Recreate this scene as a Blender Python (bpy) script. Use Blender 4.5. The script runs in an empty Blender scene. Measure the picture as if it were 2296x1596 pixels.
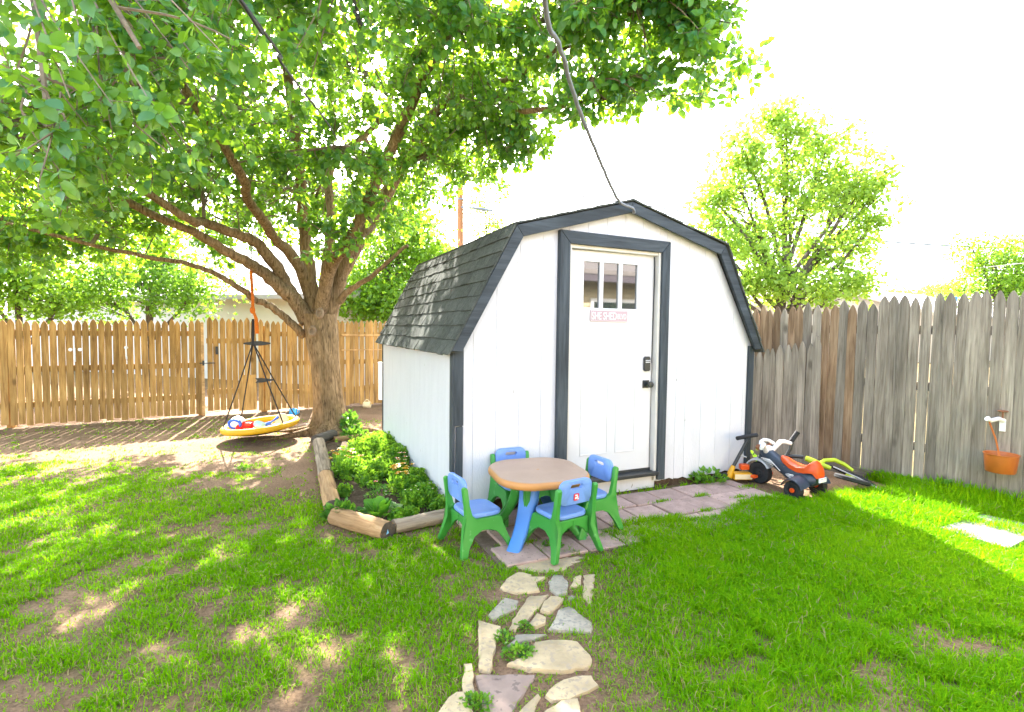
import bpy, bmesh, math, random
import numpy as np
from mathutils import Vector, Matrix
random.seed(7); rng = np.random.default_rng(7)
scene = bpy.context.scene
C = scene.collection

# ------------------------------------------------------------------ camera, sky, sun, exposure
CAM_H, FPX, PITCH, ROLL = 1.51, 1165.0, .053, .012          # focal length in units of a 2295 px wide frame
_F = np.array([0, math.cos(PITCH), -math.sin(PITCH)]); _R0 = np.array([1., 0, 0]); _U0 = np.array([0, math.sin(PITCH), math.cos(PITCH)])
_R = math.cos(ROLL)*_R0 + math.sin(ROLL)*_U0; _U = -math.sin(ROLL)*_R0 + math.cos(ROLL)*_U0
cd = bpy.data.cameras.new('camera'); cam = bpy.data.objects.new('camera', cd); C.objects.link(cam)
cd.sensor_width = 36; cd.lens = 36*FPX/2295; cd.clip_start = .05; cd.clip_end = 1000
cam.matrix_world = Matrix(((_R[0], _U[0], -_F[0], 0), (_R[1], _U[1], -_F[1], 0), (_R[2], _U[2], -_F[2], CAM_H), (0, 0, 0, 1)))
scene.camera = cam
SUN_EL, SUN_AZ = math.radians(37.7), math.radians(17.8)      # azimuth counted from +Y towards -X
SUN = Vector((-math.sin(SUN_AZ)*math.cos(SUN_EL), math.cos(SUN_AZ)*math.cos(SUN_EL), math.sin(SUN_EL)))
w = bpy.data.worlds.new('World'); scene.world = w; w.use_nodes = True
wn = w.node_tree; sky = wn.nodes.new('ShaderNodeTexSky'); sky.sky_type = 'NISHITA'; sky.sun_disc = False
sky.sun_elevation = SUN_EL; sky.sun_rotation = -SUN_AZ; sky.air_density = 1.0; sky.dust_density = 3.0; sky.ozone_density = 1.0
hz = wn.nodes.new('ShaderNodeHueSaturation'); hz.inputs['Saturation'].default_value = .68     # thin white haze over the whole sky
wn.links.new(sky.outputs[0], hz.inputs['Color']); wn.links.new(hz.outputs[0], wn.nodes['Background'].inputs[0]); wn.nodes['Background'].inputs[1].default_value = .15
sl = bpy.data.lights.new('sun', 'SUN'); sl.energy = 3.5; sl.angle = math.radians(.53); sl.color = (1, .95, .86)
so = bpy.data.objects.new('sun', sl); C.objects.link(so); so.rotation_euler = (-SUN).to_track_quat('-Z', 'Y').to_euler(); so.location = (-4, 12, 12)
vs = scene.view_settings; vs.view_transform = 'Standard'; vs.look = 'None'; vs.gamma = 1; vs.use_curve_mapping = False
vs.exposure = 3.3

# ------------------------------------------------------------------ picture <-> place helpers
def ray(px, py): return _F + (px-1147.5)/FPX*_R - (py-798)/FPX*_U
def G(px, py, z=0.):                                          # the point of the plane at height z seen at px, py
    d = ray(px, py); t = (z-CAM_H)/d[2]; return Vector((d[0]*t, d[1]*t, z))
def PD(px, py, Y):                                            # the point at distance Y
    d = ray(px, py); return Vector((d[0]*Y/d[1], Y, CAM_H + d[2]*Y/d[1]))
def zoomer(ox, oy, s): return lambda x, y: ((ox+x/s)/1.3072, (oy+y/s)/1.3072)
Z6 = zoomer(850, 1200, 3.547); Z7 = zoomer(1250, 1550, 2.978); Z8 = zoomer(500, 600, 2.128); Z5 = zoomer(2150, 800, 2.28)
ZB = zoomer(1100, 0, 1.913)
def project(P):
    v = np.asarray(P) - np.array([0, 0, CAM_H]); wz = v@_F
    return 1147.5+FPX*(v@_R)/wz, 798-FPX*(v@_U)/wz, wz

# ------------------------------------------------------------------ materials
MATS = {}
def node(nt, t, ins=None, **kw):
    n = nt.nodes.new(t)
    for k, v in kw.items(): setattr(n, k, v)
    for k, v in (ins or {}).items():
        if isinstance(v, bpy.types.NodeSocket): nt.links.new(v, n.inputs[k])
        else: n.inputs[k].default_value = v
    return n
def c4(c): return (c[0], c[1], c[2], 1)
def ramp(nt, fac, stops):
    r = node(nt, 'ShaderNodeValToRGB', {0: fac}); e = r.color_ramp.elements
    while len(e) < len(stops): e.new(.5)
    for el, (p, c) in zip(e, stops): el.position = p; el.color = c4(c) if len(c) == 3 else c
    return r.outputs[0]
def new_mat(name):
    m = bpy.data.materials.new(name); m.use_nodes = True; MATS[name] = m
    return m, m.node_tree, m.node_tree.nodes['Principled BSDF']
def mixc(nt, f, a, b, blend='MIX'):
    n = node(nt, 'ShaderNodeMix', data_type='RGBA', blend_type=blend)
    for i, v in ((0, f), (6, a), (7, b)):
        if isinstance(v, bpy.types.NodeSocket): nt.links.new(v, n.inputs[i])
        else: n.inputs[i].default_value = v if i == 0 else c4(v)
    return n.outputs[2]
def surf(name, col, rough=.6, var=.15, scale=8., bump=.0, bscale=40., spec=.4, rnd=.0, coat=0., speck=None, speck_amt=.62, stretch=(1, 1, 1)):
    """plain painted / plastic / stone surface with tone variation, fine relief and specks"""
    m, nt, p = new_mat(name)
    tc = node(nt, 'ShaderNodeTexCoord'); mp = node(nt, 'ShaderNodeMapping', {0: tc.outputs['Object'], 'Scale': stretch})
    oi = node(nt, 'ShaderNodeObjectInfo')
    off = node(nt, 'ShaderNodeVectorMath', {0: mp.outputs[0], 1: (0, 0, 0)}, operation='ADD')
    sc_ = node(nt, 'ShaderNodeMath', {0: oi.outputs['Random'], 1: 37.}, operation='MULTIPLY'); nt.links.new(sc_.outputs[0], off.inputs[1])
    v = off.outputs[0]
    nz = node(nt, 'ShaderNodeTexNoise', {'Vector': v, 'Scale': scale, 'Detail': 5., 'Roughness': .6})
    lo = tuple(c*(1-var) for c in col); hi = tuple(min(1, c*(1+var)) for c in col)
    cc = ramp(nt, nz.outputs[0], [(.3, lo), (.7, hi)])
    if rnd:
        mr = node(nt, 'ShaderNodeMapRange', {0: oi.outputs['Random'], 3: 1-rnd, 4: 1+rnd})
        hs = node(nt, 'ShaderNodeHueSaturation', {'Value': mr.outputs[0], 'Color': cc}); cc = hs.outputs[0]
    if speck:
        n2 = node(nt, 'ShaderNodeTexNoise', {'Vector': v, 'Scale': scale*6, 'Detail': 3.})
        f = ramp(nt, n2.outputs[0], [(speck_amt, (0, 0, 0)), (speck_amt+.05, (1, 1, 1))])
        cc = mixc(nt, f, cc, speck) if True else cc
    nt.links.new(cc, p.inputs['Base Color'])
    p.inputs['Roughness'].default_value = rough; p.inputs['Specular IOR Level'].default_value = spec
    if coat: p.inputs['Coat Weight'].default_value = coat
    if bump:
        b = node(nt, 'ShaderNodeTexNoise', {'Vector': v, 'Scale': bscale, 'Detail': 4.})
        bn = node(nt, 'ShaderNodeBump', {'Strength': bump, 'Distance': .01, 'Height': b.outputs[0]}); nt.links.new(bn.outputs[0], p.inputs['Normal'])
    return m
def wood(name, c_dark, c_mid, c_light, rnd=.2, along=2, grain=26., bump=.4, knots=True, rough=.8, green=None):
    m, nt, p = new_mat(name)
    tc = node(nt, 'ShaderNodeTexCoord'); oi = node(nt, 'ShaderNodeObjectInfo')
    s = [grain, grain, grain]; s[along] = 1.6
    off = node(nt, 'ShaderNodeVectorMath', {0: tc.outputs['Object']}, operation='ADD')
    mu = node(nt, 'ShaderNodeMath', {0: oi.outputs['Random'], 1: 91.}, operation='MULTIPLY'); nt.links.new(mu.outputs[0], off.inputs[1])
    mp = node(nt, 'ShaderNodeMapping', {0: off.outputs[0], 'Scale': s})
    nz = node(nt, 'ShaderNodeTexNoise', {'Vector': mp.outputs[0], 'Scale': 1.6, 'Detail': 6., 'Roughness': .65, 'Distortion': .6})
    cc = ramp(nt, nz.outputs[0], [(.28, c_dark), (.5, c_mid), (.75, c_light)])
    s2 = [7., 7., 7.]; s2[along] = 1.2
    mp2 = node(nt, 'ShaderNodeMapping', {0: off.outputs[0], 'Scale': s2})
    n2 = node(nt, 'ShaderNodeTexNoise', {'Vector': mp2.outputs[0], 'Scale': 1.3, 'Detail': 3.})
    f = node(nt, 'ShaderNodeMapRange', {0: n2.outputs[0], 1: .35, 2: .7, 3: .72, 4: 1.2})
    hs = node(nt, 'ShaderNodeHueSaturation', {'Value': f.outputs[0], 'Color': cc}); cc = hs.outputs[0]
    mr = node(nt, 'ShaderNodeMapRange', {0: oi.outputs['Random'], 3: 1-rnd, 4: 1+rnd})
    hs = node(nt, 'ShaderNodeHueSaturation', {'Value': mr.outputs[0], 'Color': cc}); cc = hs.outputs[0]
    if knots:
        s3 = [9., 9., 9.]; s3[along] = 4.
        mp3 = node(nt, 'ShaderNodeMapping', {0: off.outputs[0], 'Scale': s3})
        vo = node(nt, 'ShaderNodeTexVoronoi', {'Vector': mp3.outputs[0], 'Scale': .45})
        kf = ramp(nt, vo.outputs['Distance'], [(.05, (.7, .7, .7)), (.13, (0, 0, 0))])
        cc = mixc(nt, kf, cc, tuple(c*.5 for c in c_dark))
    if green:
        n4 = node(nt, 'ShaderNodeTexNoise', {'Vector': tc.outputs['Object'], 'Scale': 2.2, 'Detail': 4.})
        gf = ramp(nt, n4.outputs[0], [(.5, (0, 0, 0)), (.75, (.7, .7, .7))]); cc = mixc(nt, gf, cc, green)
    nt.links.new(cc, p.inputs['Base Color']); p.inputs['Roughness'].default_value = rough; p.inputs['Specular IOR Level'].default_value = .25
    bn = node(nt, 'ShaderNodeBump', {'Strength': bump, 'Distance': .006, 'Height': nz.outputs[0]}); nt.links.new(bn.outputs[0], p.inputs['Normal'])
    return m
def leafmat(name, c1, c2, trans, tmix=.5, rough=.45, attr='rnd', spec=.4):
    m, nt, p = new_mat(name); out = nt.nodes['Material Output']
    at = node(nt, 'ShaderNodeAttribute', attribute_name=attr)
    oi = node(nt, 'ShaderNodeObjectInfo')
    ad = node(nt, 'ShaderNodeMath', {0: at.outputs['Fac'], 1: oi.outputs['Random']}, operation='ADD')
    fr = node(nt, 'ShaderNodeMath', {0: ad.outputs[0]}, operation='FRACT')
    cc = ramp(nt, fr.outputs[0], [(.0, c1), (1., c2)])
    nt.links.new(cc, p.inputs['Base Color']); p.inputs['Roughness'].default_value = rough; p.inputs['Specular IOR Level'].default_value = spec
    tcol = mixc(nt, fr.outputs[0], tuple(c*.75 for c in trans), tuple(min(1, c*1.25) for c in trans))
    tr = node(nt, 'ShaderNodeBsdfTranslucent', {0: tcol})
    mx = node(nt, 'ShaderNodeMixShader', {0: tmix, 1: p.outputs[0], 2: tr.outputs[0]})
    nt.links.new(mx.outputs[0], out.inputs[0])
    return m

# ------------------------------------------------------------------ mesh helpers
class MB:
    def __init__(s): s.v = []; s.f = []
    def add(s, vs_, fs):
        n = len(s.v); s.v += [tuple(v) for v in vs_]; s.f += [tuple(n+i for i in f) for f in fs]; return s
    def box(s, a, b, rot=None, at=None):
        x0, y0, z0 = a; x1, y1, z1 = b
        v = [Vector(q) for q in ((x0,y0,z0),(x1,y0,z0),(x1,y1,z0),(x0,y1,z0),(x0,y0,z1),(x1,y0,z1),(x1,y1,z1),(x0,y1,z1))]
        if rot is not None: v = [rot@q for q in v]
        if at is not None: v = [q+Vector(at) for q in v]
        return s.add(v, [(0,3,2,1),(4,5,6,7),(0,1,5,4),(1,2,6,5),(2,3,7,6),(3,0,4,7)])
    def prism(s, poly, fa, fb):                     # poly 2-D; fa, fb map (u, v) to the two end caps
        n = len(poly); v = [fa(*q) for q in poly]+[fb(*q) for q in poly]
        return s.add(v, [tuple(range(n))[::-1], tuple(range(n, 2*n))]+[(i, (i+1) % n, n+(i+1) % n, n+i) for i in range(n)])
    def loft(s, rings, cap=True, close=False):
        n = len(rings[0]); v = [p for r in rings for p in r]; f = []
        m = len(rings)
        for i in range(m if close else m-1):
            for j in range(n): f.append((i*n+j, i*n+(j+1) % n, ((i+1) % m)*n+(j+1) % n, ((i+1) % m)*n+j))
        if cap and not close: f += [tuple(range(n))[::-1], tuple(range((m-1)*n, m*n))]
        return s.add(v, f)
    def tube(s, path, rad, n=8, cap=True, flat=None, close=False):
        path = [Vector(p) for p in path]; rings = []; m = len(path)
        if not hasattr(rad, '__len__'): rad = [rad]*m
        up = None
        for i, p in enumerate(path):
            if close: t = (path[(i+1) % m]-path[i-1])
            else: t = (path[min(i+1, m-1)]-path[max(i-1, 0)])
            t = t.normalized() if t.length > 1e-9 else Vector((0, 0, 1))
            if up is None:
                up = Vector((0, 0, 1)) if abs(t.z) < .9 else Vector((1, 0, 0))
            a = (up-t*up.dot(t)).normalized(); up = a; b = t.cross(a)
            fl = flat or 1.
            rings.append([p+(a*math.cos(2*math.pi*k/n)*fl+b*math.sin(2*math.pi*k/n))*rad[i] for k in range(n)])
        return s.loft(rings, cap, close)
    def lathe(s, prof, n=24, at=(0, 0, 0), M=None, cap=False):
        M = M or Matrix.Identity(3); rings = []
        for r, z in prof: rings.append([M@Vector((r*math.cos(2*math.pi*k/n), r*math.sin(2*math.pi*k/n), z))+Vector(at) for k in range(n)])
        return s.loft(rings, cap)
    def sphere(s, c, r, n=14, m=9, sc=(1, 1, 1), M=None):
        prof = [(max(1e-4, math.sin(math.pi*i/m))*1., -math.cos(math.pi*i/m)) for i in range(m+1)]
        M = (M or Matrix.Identity(3))@Matrix.Diagonal(Vector(sc)*r); return s.lathe(prof, n, c, M)
    def build(s, name, mat=None, parent=None, world=False, smooth=None, bevel=0., seg=2, loc=None):
        vs_ = s.v
        if world and parent is not None:
            inv = (Matrix.Translation(parent.location)@parent.rotation_euler.to_matrix().to_4x4()).inverted(); vs_ = [inv@Vector(q) for q in vs_]
        if loc is not None: vs_ = [Vector(q)-Vector(loc) for q in vs_]
        me = bpy.data.meshes.new(name); me.from_pydata([tuple(q) for q in vs_], [], s.f); me.update()
        if bevel or smooth is not None:
            bm = bmesh.new(); bm.from_mesh(me); bmesh.ops.remove_doubles(bm, verts=bm.verts, dist=1e-5)
            bmesh.ops.recalc_face_normals(bm, faces=bm.faces)
            if bevel:
                es = [e for e in bm.edges if len(e.link_faces) == 2 and e.calc_face_angle(0) > .6]
                bmesh.ops.bevel(bm, geom=es, offset=bevel, segments=seg, profile=.6, affect='EDGES', clamp_overlap=True)
            bm.to_mesh(me); bm.free()
            if smooth is not None:
                me.shade_smooth()
                me.set_sharp_from_angle(angle=smooth)
        o = bpy.data.objects.new(name, me); C.objects.link(o)
        if mat: me.materials.append(MATS[mat] if isinstance(mat, str) else mat)
        if parent is not None: o.parent = parent
        if loc is not None: o.location = loc
        return o
SM = math.radians(40)
def tag(o, label=None, cat=None, group=None, kind=None):
    for k, v in (('label', label), ('category', cat), ('group', group), ('kind', kind)):
        if v: o[k] = v
    return o
def thing(name, label, cat, loc=(0, 0, 0), rz=0., group=None):
    o = bpy.data.objects.new(name, None); C.objects.link(o); o.empty_display_size = .1
    o.location = loc; o.rotation_euler = (0, 0, rz); return tag(o, label, cat, group)
def np_mesh(name, verts, loops, sizes, mat, parent=None, attr=None, smooth=False):
    me = bpy.data.meshes.new(name); nv = len(verts); nl = len(loops); nf = len(sizes)
    me.vertices.add(nv); me.vertices.foreach_set('co', np.asarray(verts, np.float32).ravel())
    me.loops.add(nl); me.loops.foreach_set('vertex_index', np.asarray(loops, np.int32))
    me.polygons.add(nf); st = np.concatenate([[0], np.cumsum(sizes)[:-1]]).astype(np.int32)
    me.polygons.foreach_set('loop_start', st)
    me.update(calc_edges=True); me.validate()
    if attr is not None:
        a = me.attributes.new('rnd', 'FLOAT', 'POINT'); a.data.foreach_set('value', np.asarray(attr, np.float32))
    if smooth: me.shade_smooth()
    me.materials.append(MATS[mat]); o = bpy.data.objects.new(name, me); C.objects.link(o)
    if parent is not None: o.parent = parent
    return o
LEAF = np.array([(0,0,0),(.22,-.36,.07),(.22,.36,.07),(.5,0,-.02),(.62,-.34,.05),(.62,.34,.05),(1.03,0,-.08)])
LEAF_L = [0,3,4,1, 0,2,5,3, 3,6,4, 3,5,6]; LEAF_S = [4,4,3,3]
DIA = np.array([(0,0,0),(.45,-.34,.05),(.45,.34,.05),(1,0,-.05)]); DIA_L = [0,1,3, 0,3,2]; DIA_S = [3,3]
def frames(dirs, nors):
    d = dirs/np.maximum(1e-9, np.linalg.norm(dirs, axis=1, keepdims=True))
    n = nors-d*np.sum(nors*d, 1, keepdims=True); n /= np.maximum(1e-9, np.linalg.norm(n, axis=1, keepdims=True))
    return d, np.cross(n, d), n
def leaf_arrays(pos, dirs, nors, size, tmpl=LEAF, L=LEAF_L, S=LEAF_S, width=1.):
    d, b, n = frames(dirs, nors); k = len(tmpl); N = len(pos); sz = np.asarray(size).reshape(-1, 1, 1)
    t = tmpl[None]
    v = pos[:, None]+sz*(d[:, None]*t[..., 0:1]+b[:, None]*t[..., 1:2]*width+n[:, None]*t[..., 2:3])
    loops = (np.arange(N)[:, None]*k+np.array(L)[None]).ravel(); sizes = np.tile(S, N)
    return v.reshape(-1, 3), loops, sizes, k
def leaf_mesh(name, pos, dirs, nors, size, mat, parent=None, rnd=None, tmpl=LEAF, L=LEAF_L, S=LEAF_S, width=1., origin=None):
    pos = np.asarray(pos, float)
    if origin is not None: pos = pos-np.array(origin)[None]
    v, l, s_, k = leaf_arrays(pos, np.asarray(dirs, float), np.asarray(nors, float), size, tmpl, L, S, width)
    r = rng.random(len(pos)) if rnd is None else rnd
    return np_mesh(name, v, l, s_, mat, parent, np.repeat(r, k))
def vnoise(x, y, seed=0):
    xi = np.floor(x).astype(np.int64); yi = np.floor(y).astype(np.int64); fx = x-xi; fy = y-yi
    def h(a, b):
        n = (a*374761393+b*668265263+seed*974711) & 0x7fffffff; n = ((n ^ (n >> 13))*1274126177) & 0x7fffffff
        return ((n ^ (n >> 16)) & 0xffff)/65535.
    u = fx*fx*(3-2*fx); v = fy*fy*(3-2*fy)
    return (h(xi, yi)*(1-u)+h(xi+1, yi)*u)*(1-v)+(h(xi, yi+1)*(1-u)+h(xi+1, yi+1)*u)*v
def fbm(x, y, seed=0, o=4):
    t = 0; a = .5; s = 0
    for i in range(o): t = t+a*vnoise(x*2**i, y*2**i, seed+i*17); s += a; a *= .5
    return t/s
def rsq(w_, d_, r, n=6):                                        # rounded rectangle outline
    out = []
    for cx, cy, a0 in ((w_/2-r, d_/2-r, 0), (-w_/2+r, d_/2-r, 90), (-w_/2+r, -d_/2+r, 180), (w_/2-r, -d_/2+r, 270)):
        for i in range(n+1):
            a = math.radians(a0+90*i/n); out.append((cx+r*math.cos(a), cy+r*math.sin(a)))
    return out
def in_poly(x, y, poly):
    ins = np.zeros(np.shape(x), bool); n = len(poly)
    for i in range(n):
        x0, y0 = poly[i][:2]; x1, y1 = poly[(i+1) % n][:2]
        if y0 == y1: continue
        c = ((y0 > y) != (y1 > y)) & (x < (x1-x0)*(y-y0)/(y1-y0)+x0); ins ^= c
    return ins

# ------------------------------------------------------------------ material set
surf('white_paint', (.60, .605, .63), .55, .05, 5, .3, 90, speck=(.33, .32, .29), speck_amt=.715, stretch=(1, 1, .35))
surf('door_white', (.61, .61, .615), .45, .03, 4)
surf('jamb_cream', (.58, .565, .52), .5, .06, 6)
wood('trim_dark', (.024, .031, .036), (.042, .053, .062), (.068, .082, .093), .12, 2, 22, .35, False, .6)
wood('trim_dark_x', (.024, .031, .036), (.042, .053, .062), (.068, .082, .093), .12, 0, 22, .35, False, .6)
surf('black_metal', (.018, .022, .024), .4, .2, 10, spec=.5)
surf('shingle', (.085, .092, .082), .95, .3, 30, .8, 260, .1, .2, speck=(.15, .158, .14), speck_amt=.6)
surf('roof_flat', (.065, .068, .062), .95, .3, 20, .8, 200, .1)
surf('gap_shade', (.03, .03, .03), .9)  # near-black colour for the shade in the gap beside the door
surf('sign_pink', (.43, .31, .335), .5, .05, 10)
surf('sign_white', (.66, .65, .66), .5, .03)
surf('brick', (.32, .14, .07), .9, .3, 14, .5, 60, .2, .2)
surf('paver', (.43, .305, .255), .92, .2, 9, .6, 160, .2, .13, speck=(.2, .15, .14), speck_amt=.63)
surf('sand_bed', (.15, .11, .075), .95, .3, 20, .6, 80)
surf('stone_tan', (.44, .345, .205), .9, .25, 7, .7, 30, .2, .12, speck=(.34, .275, .19), speck_amt=.56)
surf('stone_gray', (.31, .275, .21), .9, .25, 8, .7, 34, .2, .12, speck=(.25, .23, .19), speck_amt=.56)
surf('stone_brown', (.25, .185, .15), .85, .3, 4, .4, 30, .2, .1, speck=(.17, .13, .11), speck_amt=.6)
wood('fence_tan', (.19, .092, .028), (.38, .215, .066), (.49, .31, .115), .22, 2, 22, .4, True, .85)
wood('fence_brown', (.12, .07, .04), (.25, .165, .10), (.36, .26, .17), .25, 2, 26, .5, True, .9)
wood('fence_gray', (.13, .108, .083), (.255, .222, .18), (.36, .322, .268), .25, 2, 34, .5, True, .9)
wood('new_board', (.32, .18, .07), (.50, .30, .12), (.6, .38, .18), .1, 0, 20, .3, False)
wood('old_plank', (.10, .08, .06), (.19, .155, .12), (.28, .24, .19), .1, 0, 26, .5, False, .9)
wood('timber_gray', (.06, .045, .03), (.26, .20, .14), (.40, .33, .24), .1, 0, 30, .9, False, .9)
wood('timber_tan', (.17, .09, .04), (.36, .215, .10), (.48, .32, .17), .1, 0, 20, .5, False, .9)
wood('timber_dark', (.04, .032, .025), (.09, .075, .06), (.15, .13, .10), .1, 0, 24, .8, False, .9)
surf('end_grain', (.09, .07, .05), .9, .3, 30)
surf('plastic_blue', (.15, .28, .62), .42, .06, 3, .08, 120, .45, speck=(.21, .33, .62), speck_amt=.66)
surf('plastic_deepblue', (.065, .21, .56), .42, .08, 3, .08, 120, .45)
surf('plastic_green', (.04, .25, .035), .42, .1, 3, .08, 120, .45, speck=(.09, .31, .09), speck_amt=.66)
surf('table_tan', (.42, .285, .2), .5, .07, 5, .25, 220, .35)
surf('table_orange', (.50, .235, .07), .45, .08, 6, .15, 200, .4)
surf('decal_red', (.65, .03, .06), .4, .05)
surf('plastic_white', (.74, .74, .74), .4, .08, 5, spec=.45, speck=(.5, .48, .45), speck_amt=.7)
surf('plastic_silver', (.40, .42, .44), .4, .12, 5, spec=.45)
surf('plastic_navy', (.022, .035, .055), .38, .3, 6, spec=.5, speck=(.06, .08, .1), speck_amt=.66)
surf('plastic_orange', (.62, .075, .006), .4, .08, 5, spec=.45)
surf('rubber', (.022, .023, .025), .75, .35, 10, .4, 60, .3)
surf('plastic_yellow', (.62, .32, .012), .45, .06, 5)
surf('lime', (.36, .47, .012), .4, .06, 5, spec=.5)
surf('chrome', (.5, .5, .5), .3, .1, 8, spec=.6); MATS['chrome'].node_tree.nodes['Principled BSDF'].inputs['Metallic'].default_value = .9
surf('brown_plastic', (.22, .09, .04), .5, .1)
surf('yellow_fabric', (.66, .36, .008), .6, .06, 8, .2, 120)
surf('rope_orange', (.6, .14, .01), .9, .2, 60, .6, 200)
surf('strap_black', (.02, .02, .02), .8, .2, 20)
surf('bucket_orange', (.42, .115, .02), .4, .12, 5, spec=.5)
surf('toy_red', (.75, .03, .02), .4, .05); surf('toy_blue', (.03, .12, .62), .4, .05); surf('toy_sky', (.25, .55, .75), .4, .05); surf('toy_cream', (.75, .62, .38), .5, .1)
surf('cup_blue', (.05, .38, .75), .35, .05)
surf('concrete', (.20, .20, .195), .9, .15, 6, .5, 80, .2, .08)
surf('wire_black', (.03, .03, .032), .6, .1)
surf('wire_gray', (.17, .18, .20), .6, .2, 20)
surf('pole_wood', (.26, .115, .045), .85, .25, 3, .4, 30, stretch=(8, 8, .6))
surf('lamp_metal', (.12, .15, .19), .4, .1)
surf('siding_tan', (.50, .42, .27), .7, .08, 4, rnd=.05)
surf('fascia_brown', (.085, .068, .08), .6, .1, 4)
surf('house_beige', (.55, .46, .36), .8, .06, 2); surf('house_white', (.62, .60, .56), .8, .05, 2)
surf('roof_pale', (.40, .37, .345), .9, .1, 6, .3, 60); surf('roof_brown', (.19, .165, .155), .9, .1, 6, .3, 60)
surf('vent_metal', (.16, .17, .19), .5, .2)
surf('dark_room', (.03, .035, .035), .8)
surf('blue_pipe', (.05, .28, .62), .5)
surf('garden_soil', (.075, .052, .034), .97, .45, 10, .9, 50, .1, speck=(.15, .11, .075), speck_amt=.62)
surf('twig', (.20, .155, .11), .9, .3, 20)
def bark(name, a, b, c):
    m, nt, p = new_mat(name); tc = node(nt, 'ShaderNodeTexCoord')
    mp = node(nt, 'ShaderNodeMapping', {0: tc.outputs['Object'], 'Scale': (34, 34, 5.)})
    vo = node(nt, 'ShaderNodeTexNoise', {'Vector': mp.outputs[0], 'Scale': 1.1, 'Detail': 6., 'Roughness': .6, 'Distortion': 1.2})
    n2 = node(nt, 'ShaderNodeTexNoise', {'Vector': tc.outputs['Object'], 'Scale': 3., 'Detail': 4.})
    cc = ramp(nt, vo.outputs[0], [(.32, a), (.5, b), (.68, c)])
    f = node(nt, 'ShaderNodeMapRange', {0: n2.outputs[0], 1: .3, 2: .7, 3: .75, 4: 1.2})
    hs = node(nt, 'ShaderNodeHueSaturation', {'Value': f.outputs[0], 'Color': cc})
    nt.links.new(hs.outputs[0], p.inputs['Base Color']); p.inputs['Roughness'].default_value = .9; p.inputs['Specular IOR Level'].default_value = .2
    bn = node(nt, 'ShaderNodeBump', {'Strength': .9, 'Distance': .02, 'Height': vo.outputs[0]}); nt.links.new(bn.outputs[0], p.inputs['Normal'])
bark('bark', (.08, .05, .026), (.23, .15, .075), (.35, .24, .135)); bark('bark_far', (.05, .04, .03), (.11, .085, .065), (.16, .13, .1))
surf('knot_wood', (.26, .18, .11), .9, .3, 20, .5, 60)
leafmat('leaf_pear', (.03, .17, .075), (.105, .26, .035), (.38, .62, .02), .42, .34, spec=.65)  # teal end has the sky's sheen on the leaves put into its colour
leafmat('leaf_bright', (.075, .20, .015), (.14, .27, .02), (.34, .55, .03), .5)
leafmat('leaf_mid', (.05, .16, .015), (.10, .22, .02), (.26, .46, .03), .5)
leafmat('leaf_far', (.14, .29, .03), (.23, .36, .06), (.45, .62, .06), .5)
leafmat('grass', (.085, .31, .002), (.20, .36, .004), (.34, .62, .004), .42, .7, spec=.04)
leafmat('straw', (.24, .19, .07), (.36, .29, .12), (.4, .32, .14), .3, .8)
leafmat('plant_green', (.055, .19, .015), (.11, .27, .02), (.30, .55, .03), .4)
leafmat('plant_broad', (.045, .21, .02), (.075, .27, .02), (.26, .55, .03), .4)
leafmat('plant_dark', (.03, .13, .02), (.06, .18, .02), (.2, .42, .03), .4)
leafmat('petal_yellow', (.50, .25, .001), (.55, .31, .001), (.55, .3, .002), .15); leafmat('petal_pink', (.75, .35, .36), (.8, .5, .5), (.7, .35, .35), .3)
leafmat('petal_red', (.6, .02, .12), (.65, .03, .15), (.6, .05, .15), .3); leafmat('petal_white', (.75, .75, .75), (.8, .8, .8), (.7, .7, .7), .3)
def glassmat():
    m, nt, p = new_mat('glass'); p.inputs['Base Color'].default_value = (.02, .025, .025, 1); p.inputs['Roughness'].default_value = .03  # opaque; near-black colour puts the darkness of the interior into the pane
    p.inputs['Specular IOR Level'].default_value = 1.; p.inputs['IOR'].default_value = 1.9
glassmat()
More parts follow.
